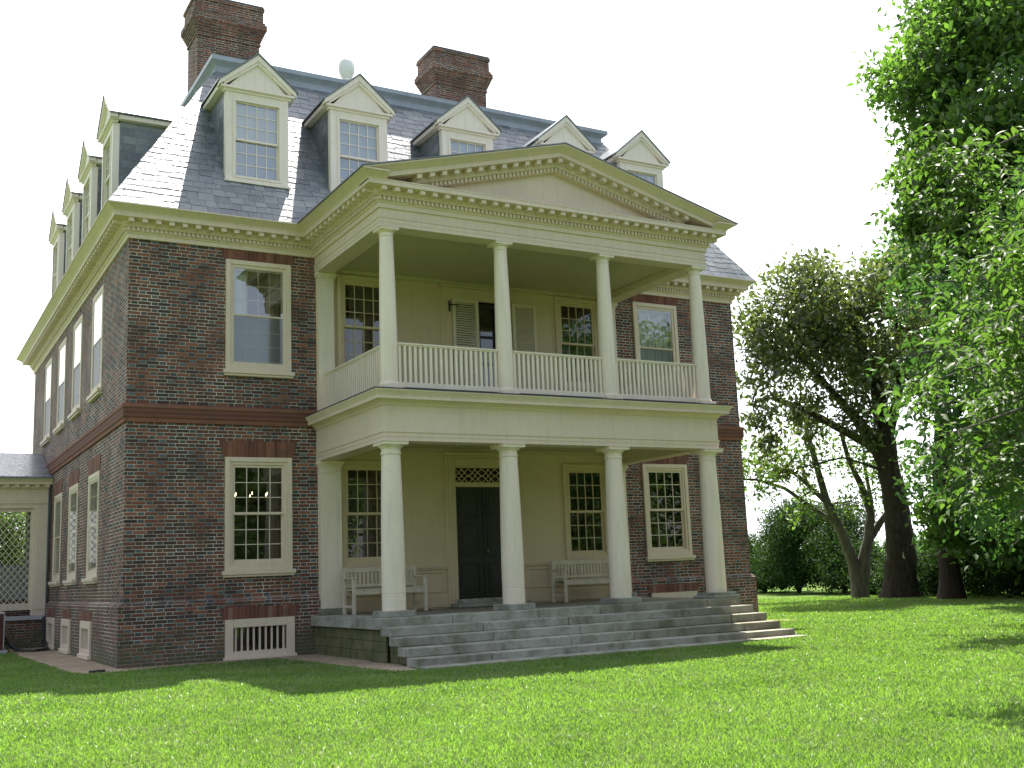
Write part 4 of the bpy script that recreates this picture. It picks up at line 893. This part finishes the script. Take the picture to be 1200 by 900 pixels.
for (x, y, h, lab) in ((44, 12, 5.2, 'pale green tree beyond the hedge between the two dark trunks'), (43, 5, 4.6, 'pale green tree beyond the hedge right of the straight dark trunk'), (47, 20, 4.4, 'pale green tree beyond the hedge left of the old magnolia trunk')):
    lb = [(x+RG.uniform(-2.6, 2.6), y+RG.uniform(-2.6, 2.6), h*RG.uniform(.2, .85), RG.uniform(.7, 1.1)) for _ in range(16)]
    tree('background_tree', lab, 'tree', (x, y, 0), [([(x, y, -.1), (x, y+.1, h*.4), (x+.1, y, h*.8)], .18, .05)], lb, 420, .2, LM['blue'], M['bark'], group='pale trees beyond the hedge')
# hedge shrubs along the far edge of the lawn
shr = [(32.6, 19.4, 3.0, 2.1, 'tall rounded shrub nearest the house end of the hedge'), (31.6, 16.1, 4.5, 2.5, 'tallest dark shrub in the hedge, left of the multi stemmed tree'), (31.2, 13.0, 4.2, 2.3, 'wide shrub behind the left side of the multi stemmed tree'), (30.7, 10.9, 2.2, 1.5, 'low shrub directly behind the multi stemmed tree'), (29.9, 9.3, 1.7, 1.4, 'low shrub between the multi stemmed tree and the magnolia trunk'), (29.4, 7.0, 1.9, 1.5, 'low shrub hidden partly behind the magnolia trunk'), (28.9, 4.9, 2.2, 1.6, 'low shrub between the magnolia trunk and the straight trunk'), (28.0, 2.6, 2.4, 1.7, 'low shrub just right of the straight dark trunk'), (27.0, .3, 2.5, 1.8, 'second shrub right of the straight dark trunk'), (25.9, -2.0, 2.4, 1.7, 'shrub at the right edge of the photo'), (24.8, -4.2, 1.7, 1.4, 'shrub beyond the right edge of the hedge line')]
for (x, y, h, r, lab) in shr:
    t = thing('shrub', lab, 'shrub', (x, y, 0), 'hedge shrubs along the far lawn edge'); st = MB()
    for k in range(7):
        a = 2*math.pi*k/7; st.tube([(0, 0, -.05), (.3*r*math.cos(a), .3*r*math.sin(a), .4*h), (.7*r*math.cos(a), .7*r*math.sin(a), .8*h)], [.05, .035, .012], 6)
    st.build('stem', M['bark'], t)
    lb = [(RG.uniform(-.6, .6)*r, RG.uniform(-.6, .6)*r, RG.uniform(.2, .72)*h, RG.uniform(.38, .5)*min(r, h)) for _ in range(11)]+[(RG.uniform(-.9, .9)*r, RG.uniform(-.9, .9)*r, .25*h, .34*r) for _ in range(7)]
    P = lobe_points(lb, 1500, 12, .13, .5); P = P[P[:, 2] > .02]
    link('foliage', leafmesh('foliage', P, .115, LM['hedge'], .6, .2), t)
# trees on the near side of the lawn (they show as reflections in the panes)
for (x, y, h, sp, lab) in ((12, -31, 9, 4.0, 'broad lawn tree behind the photographer, mirrored in the left windows'), (21.5, -22, 10.5, 3.2, 'lawn tree on the right, mirrored in the porch windows'), (31, -19, 8.6, 3.8, 'round lawn tree on the far right, mirrored in the right windows'), (33, -34, 17, 5, 'tall lawn tree behind two others on the right'), (2, -40, 14, 4, 'distant lawn tree behind the photographer')):
    lb = [(x+RG.uniform(-sp, sp), y+RG.uniform(-sp, sp), h*RG.uniform(.12, .95), RG.uniform(1.4, 2.3)) for _ in range(24)]
    tree('lawn_tree', lab, 'tree', (x, y, 0), [([(x, y, -.1), (x+.1, y, h*.3), (x-.1, y+.1, h*.8)], .4, .1)], lb, 260, .34, LM['light'], M['bark'], cl=14, sig=.28, shell=.3)
tree('tree', 'green tree standing behind the lattice passage, seen through its opening', 'tree', (.4, 25, 0), [([(.4, 25, -.1), (.5, 25, 2), (.4, 25, 3.6)], .2, .06)], [(.4+RG.uniform(-2.4, 2.0), 25+RG.uniform(-1, 1), RG.uniform(1.2, 4.4), RG.uniform(.8, 1.2)) for _ in range(18)], 900, .16, LM['light'], M['bark'])
# far woods all round
n = 3200; ang = RG.uniform(0, 2*math.pi, n); rad = RG.uniform(95, 150, n); cc = np.stack([10+rad*np.cos(ang), rad*np.sin(ang), RG.uniform(0, 1, n)*2.6+.2], 1)
P = (cc[:, None]+RG.normal(size=(n, 60, 3))*np.array([1.8, 1.8, .5])).reshape(-1, 3); P = P[P[:, 2] > 0]
kind(link('far_woods', leafmesh('far_woods', P, .55, LM['wood'], .7, .2)), 'stuff')

# ================================================================== grass blades
def inpoly(P, poly):
    x, y = P[:, 0], P[:, 1]; c = np.zeros(len(P), bool); j = len(poly)-1
    for i in range(len(poly)):
        xi, yi = poly[i]; xj, yj = poly[j]; c ^= ((yi > y) != (yj > y)) & (x < (xj-xi)*(y-yi)/(yj-yi+1e-12)+xi); j = i
    return c
N = 900000; camxy = np.array([-3.74, -20.65]); hd = math.atan2(F.y, F.x)
r = 4.2+40*RG.uniform(0, 1, N)**1.9; a = hd+RG.uniform(-.72, .72, N); P = np.stack([camxy[0]+r*np.cos(a), camxy[1]+r*np.sin(a)], 1)
keep = ~inpoly(P, GRAVEL) & ~((P[:, 0] > -.2) & (P[:, 0] < 14.9) & (P[:, 1] > -.3)) & ~((P[:, 0] > 3.3) & (P[:, 0] < 11.25) & (P[:, 1] > -5.36))
P = P[keep]; r = r[keep]; N = len(P)
cl = np.sin(P[:, 0]*3.1+np.sin(P[:, 1]*2.3)*1.7)*np.cos(P[:, 1]*2.7+1.3*np.sin(P[:, 0]*1.9)); hgt = (.034+.007*cl)*RG.uniform(.55, 1.35, N)
w = .0015+.00042*r; az = RG.uniform(0, 2*math.pi, N); ln = RG.normal(size=(N, 2))*(hgt*.55)[:, None]
B = np.concatenate([P, np.zeros((N, 1))], 1); side = np.stack([np.cos(az), np.sin(az), np.zeros(N)], 1)*w[:, None]
tip = B+np.concatenate([ln, hgt[:, None]], 1); mid = B+np.concatenate([ln*.3, (hgt*.6)[:, None]], 1)
V = np.stack([B-side, B+side, mid+side*.7, tip, mid-side*.7], 1)
gmat = leaf_mat('grass_blade', (.115, .205, .042), (.195, .275, .085), .45, .40, .5)
gt = gmat.node_tree; gb = gt.nodes['Principled BSDF'].inputs['Base Color']; src = gb.links[0].from_socket
gx = gt.nodes.new('ShaderNodeTexNoise'); gx.inputs['Scale'].default_value = .9; gx.inputs['Detail'].default_value = 8; gx.inputs['Roughness'].default_value = .78
gr = gt.nodes.new('ShaderNodeMapRange'); gr.inputs[1].default_value = .44; gr.inputs[2].default_value = .64; gr.inputs[4].default_value = .85
gm2 = gt.nodes.new('ShaderNodeMixRGB'); gm2.inputs[2].default_value = (.33, .34, .17, 1)
gt.links.new([n for n in gt.nodes if n.type == 'TEX_COORD'][0].outputs['Object'], gx.inputs['Vector']); gt.links.new(gx.outputs['Fac'], gr.inputs[0]); gt.links.new(gr.outputs[0], gm2.inputs[0]); gt.links.new(src, gm2.inputs[1]); gt.links.new(gm2.outputs[0], gb)
kind(link('grass', fast_mesh('grass', V, 5, gmat, [(0, 1, 2, 4), (4, 2, 3)])), 'stuff')
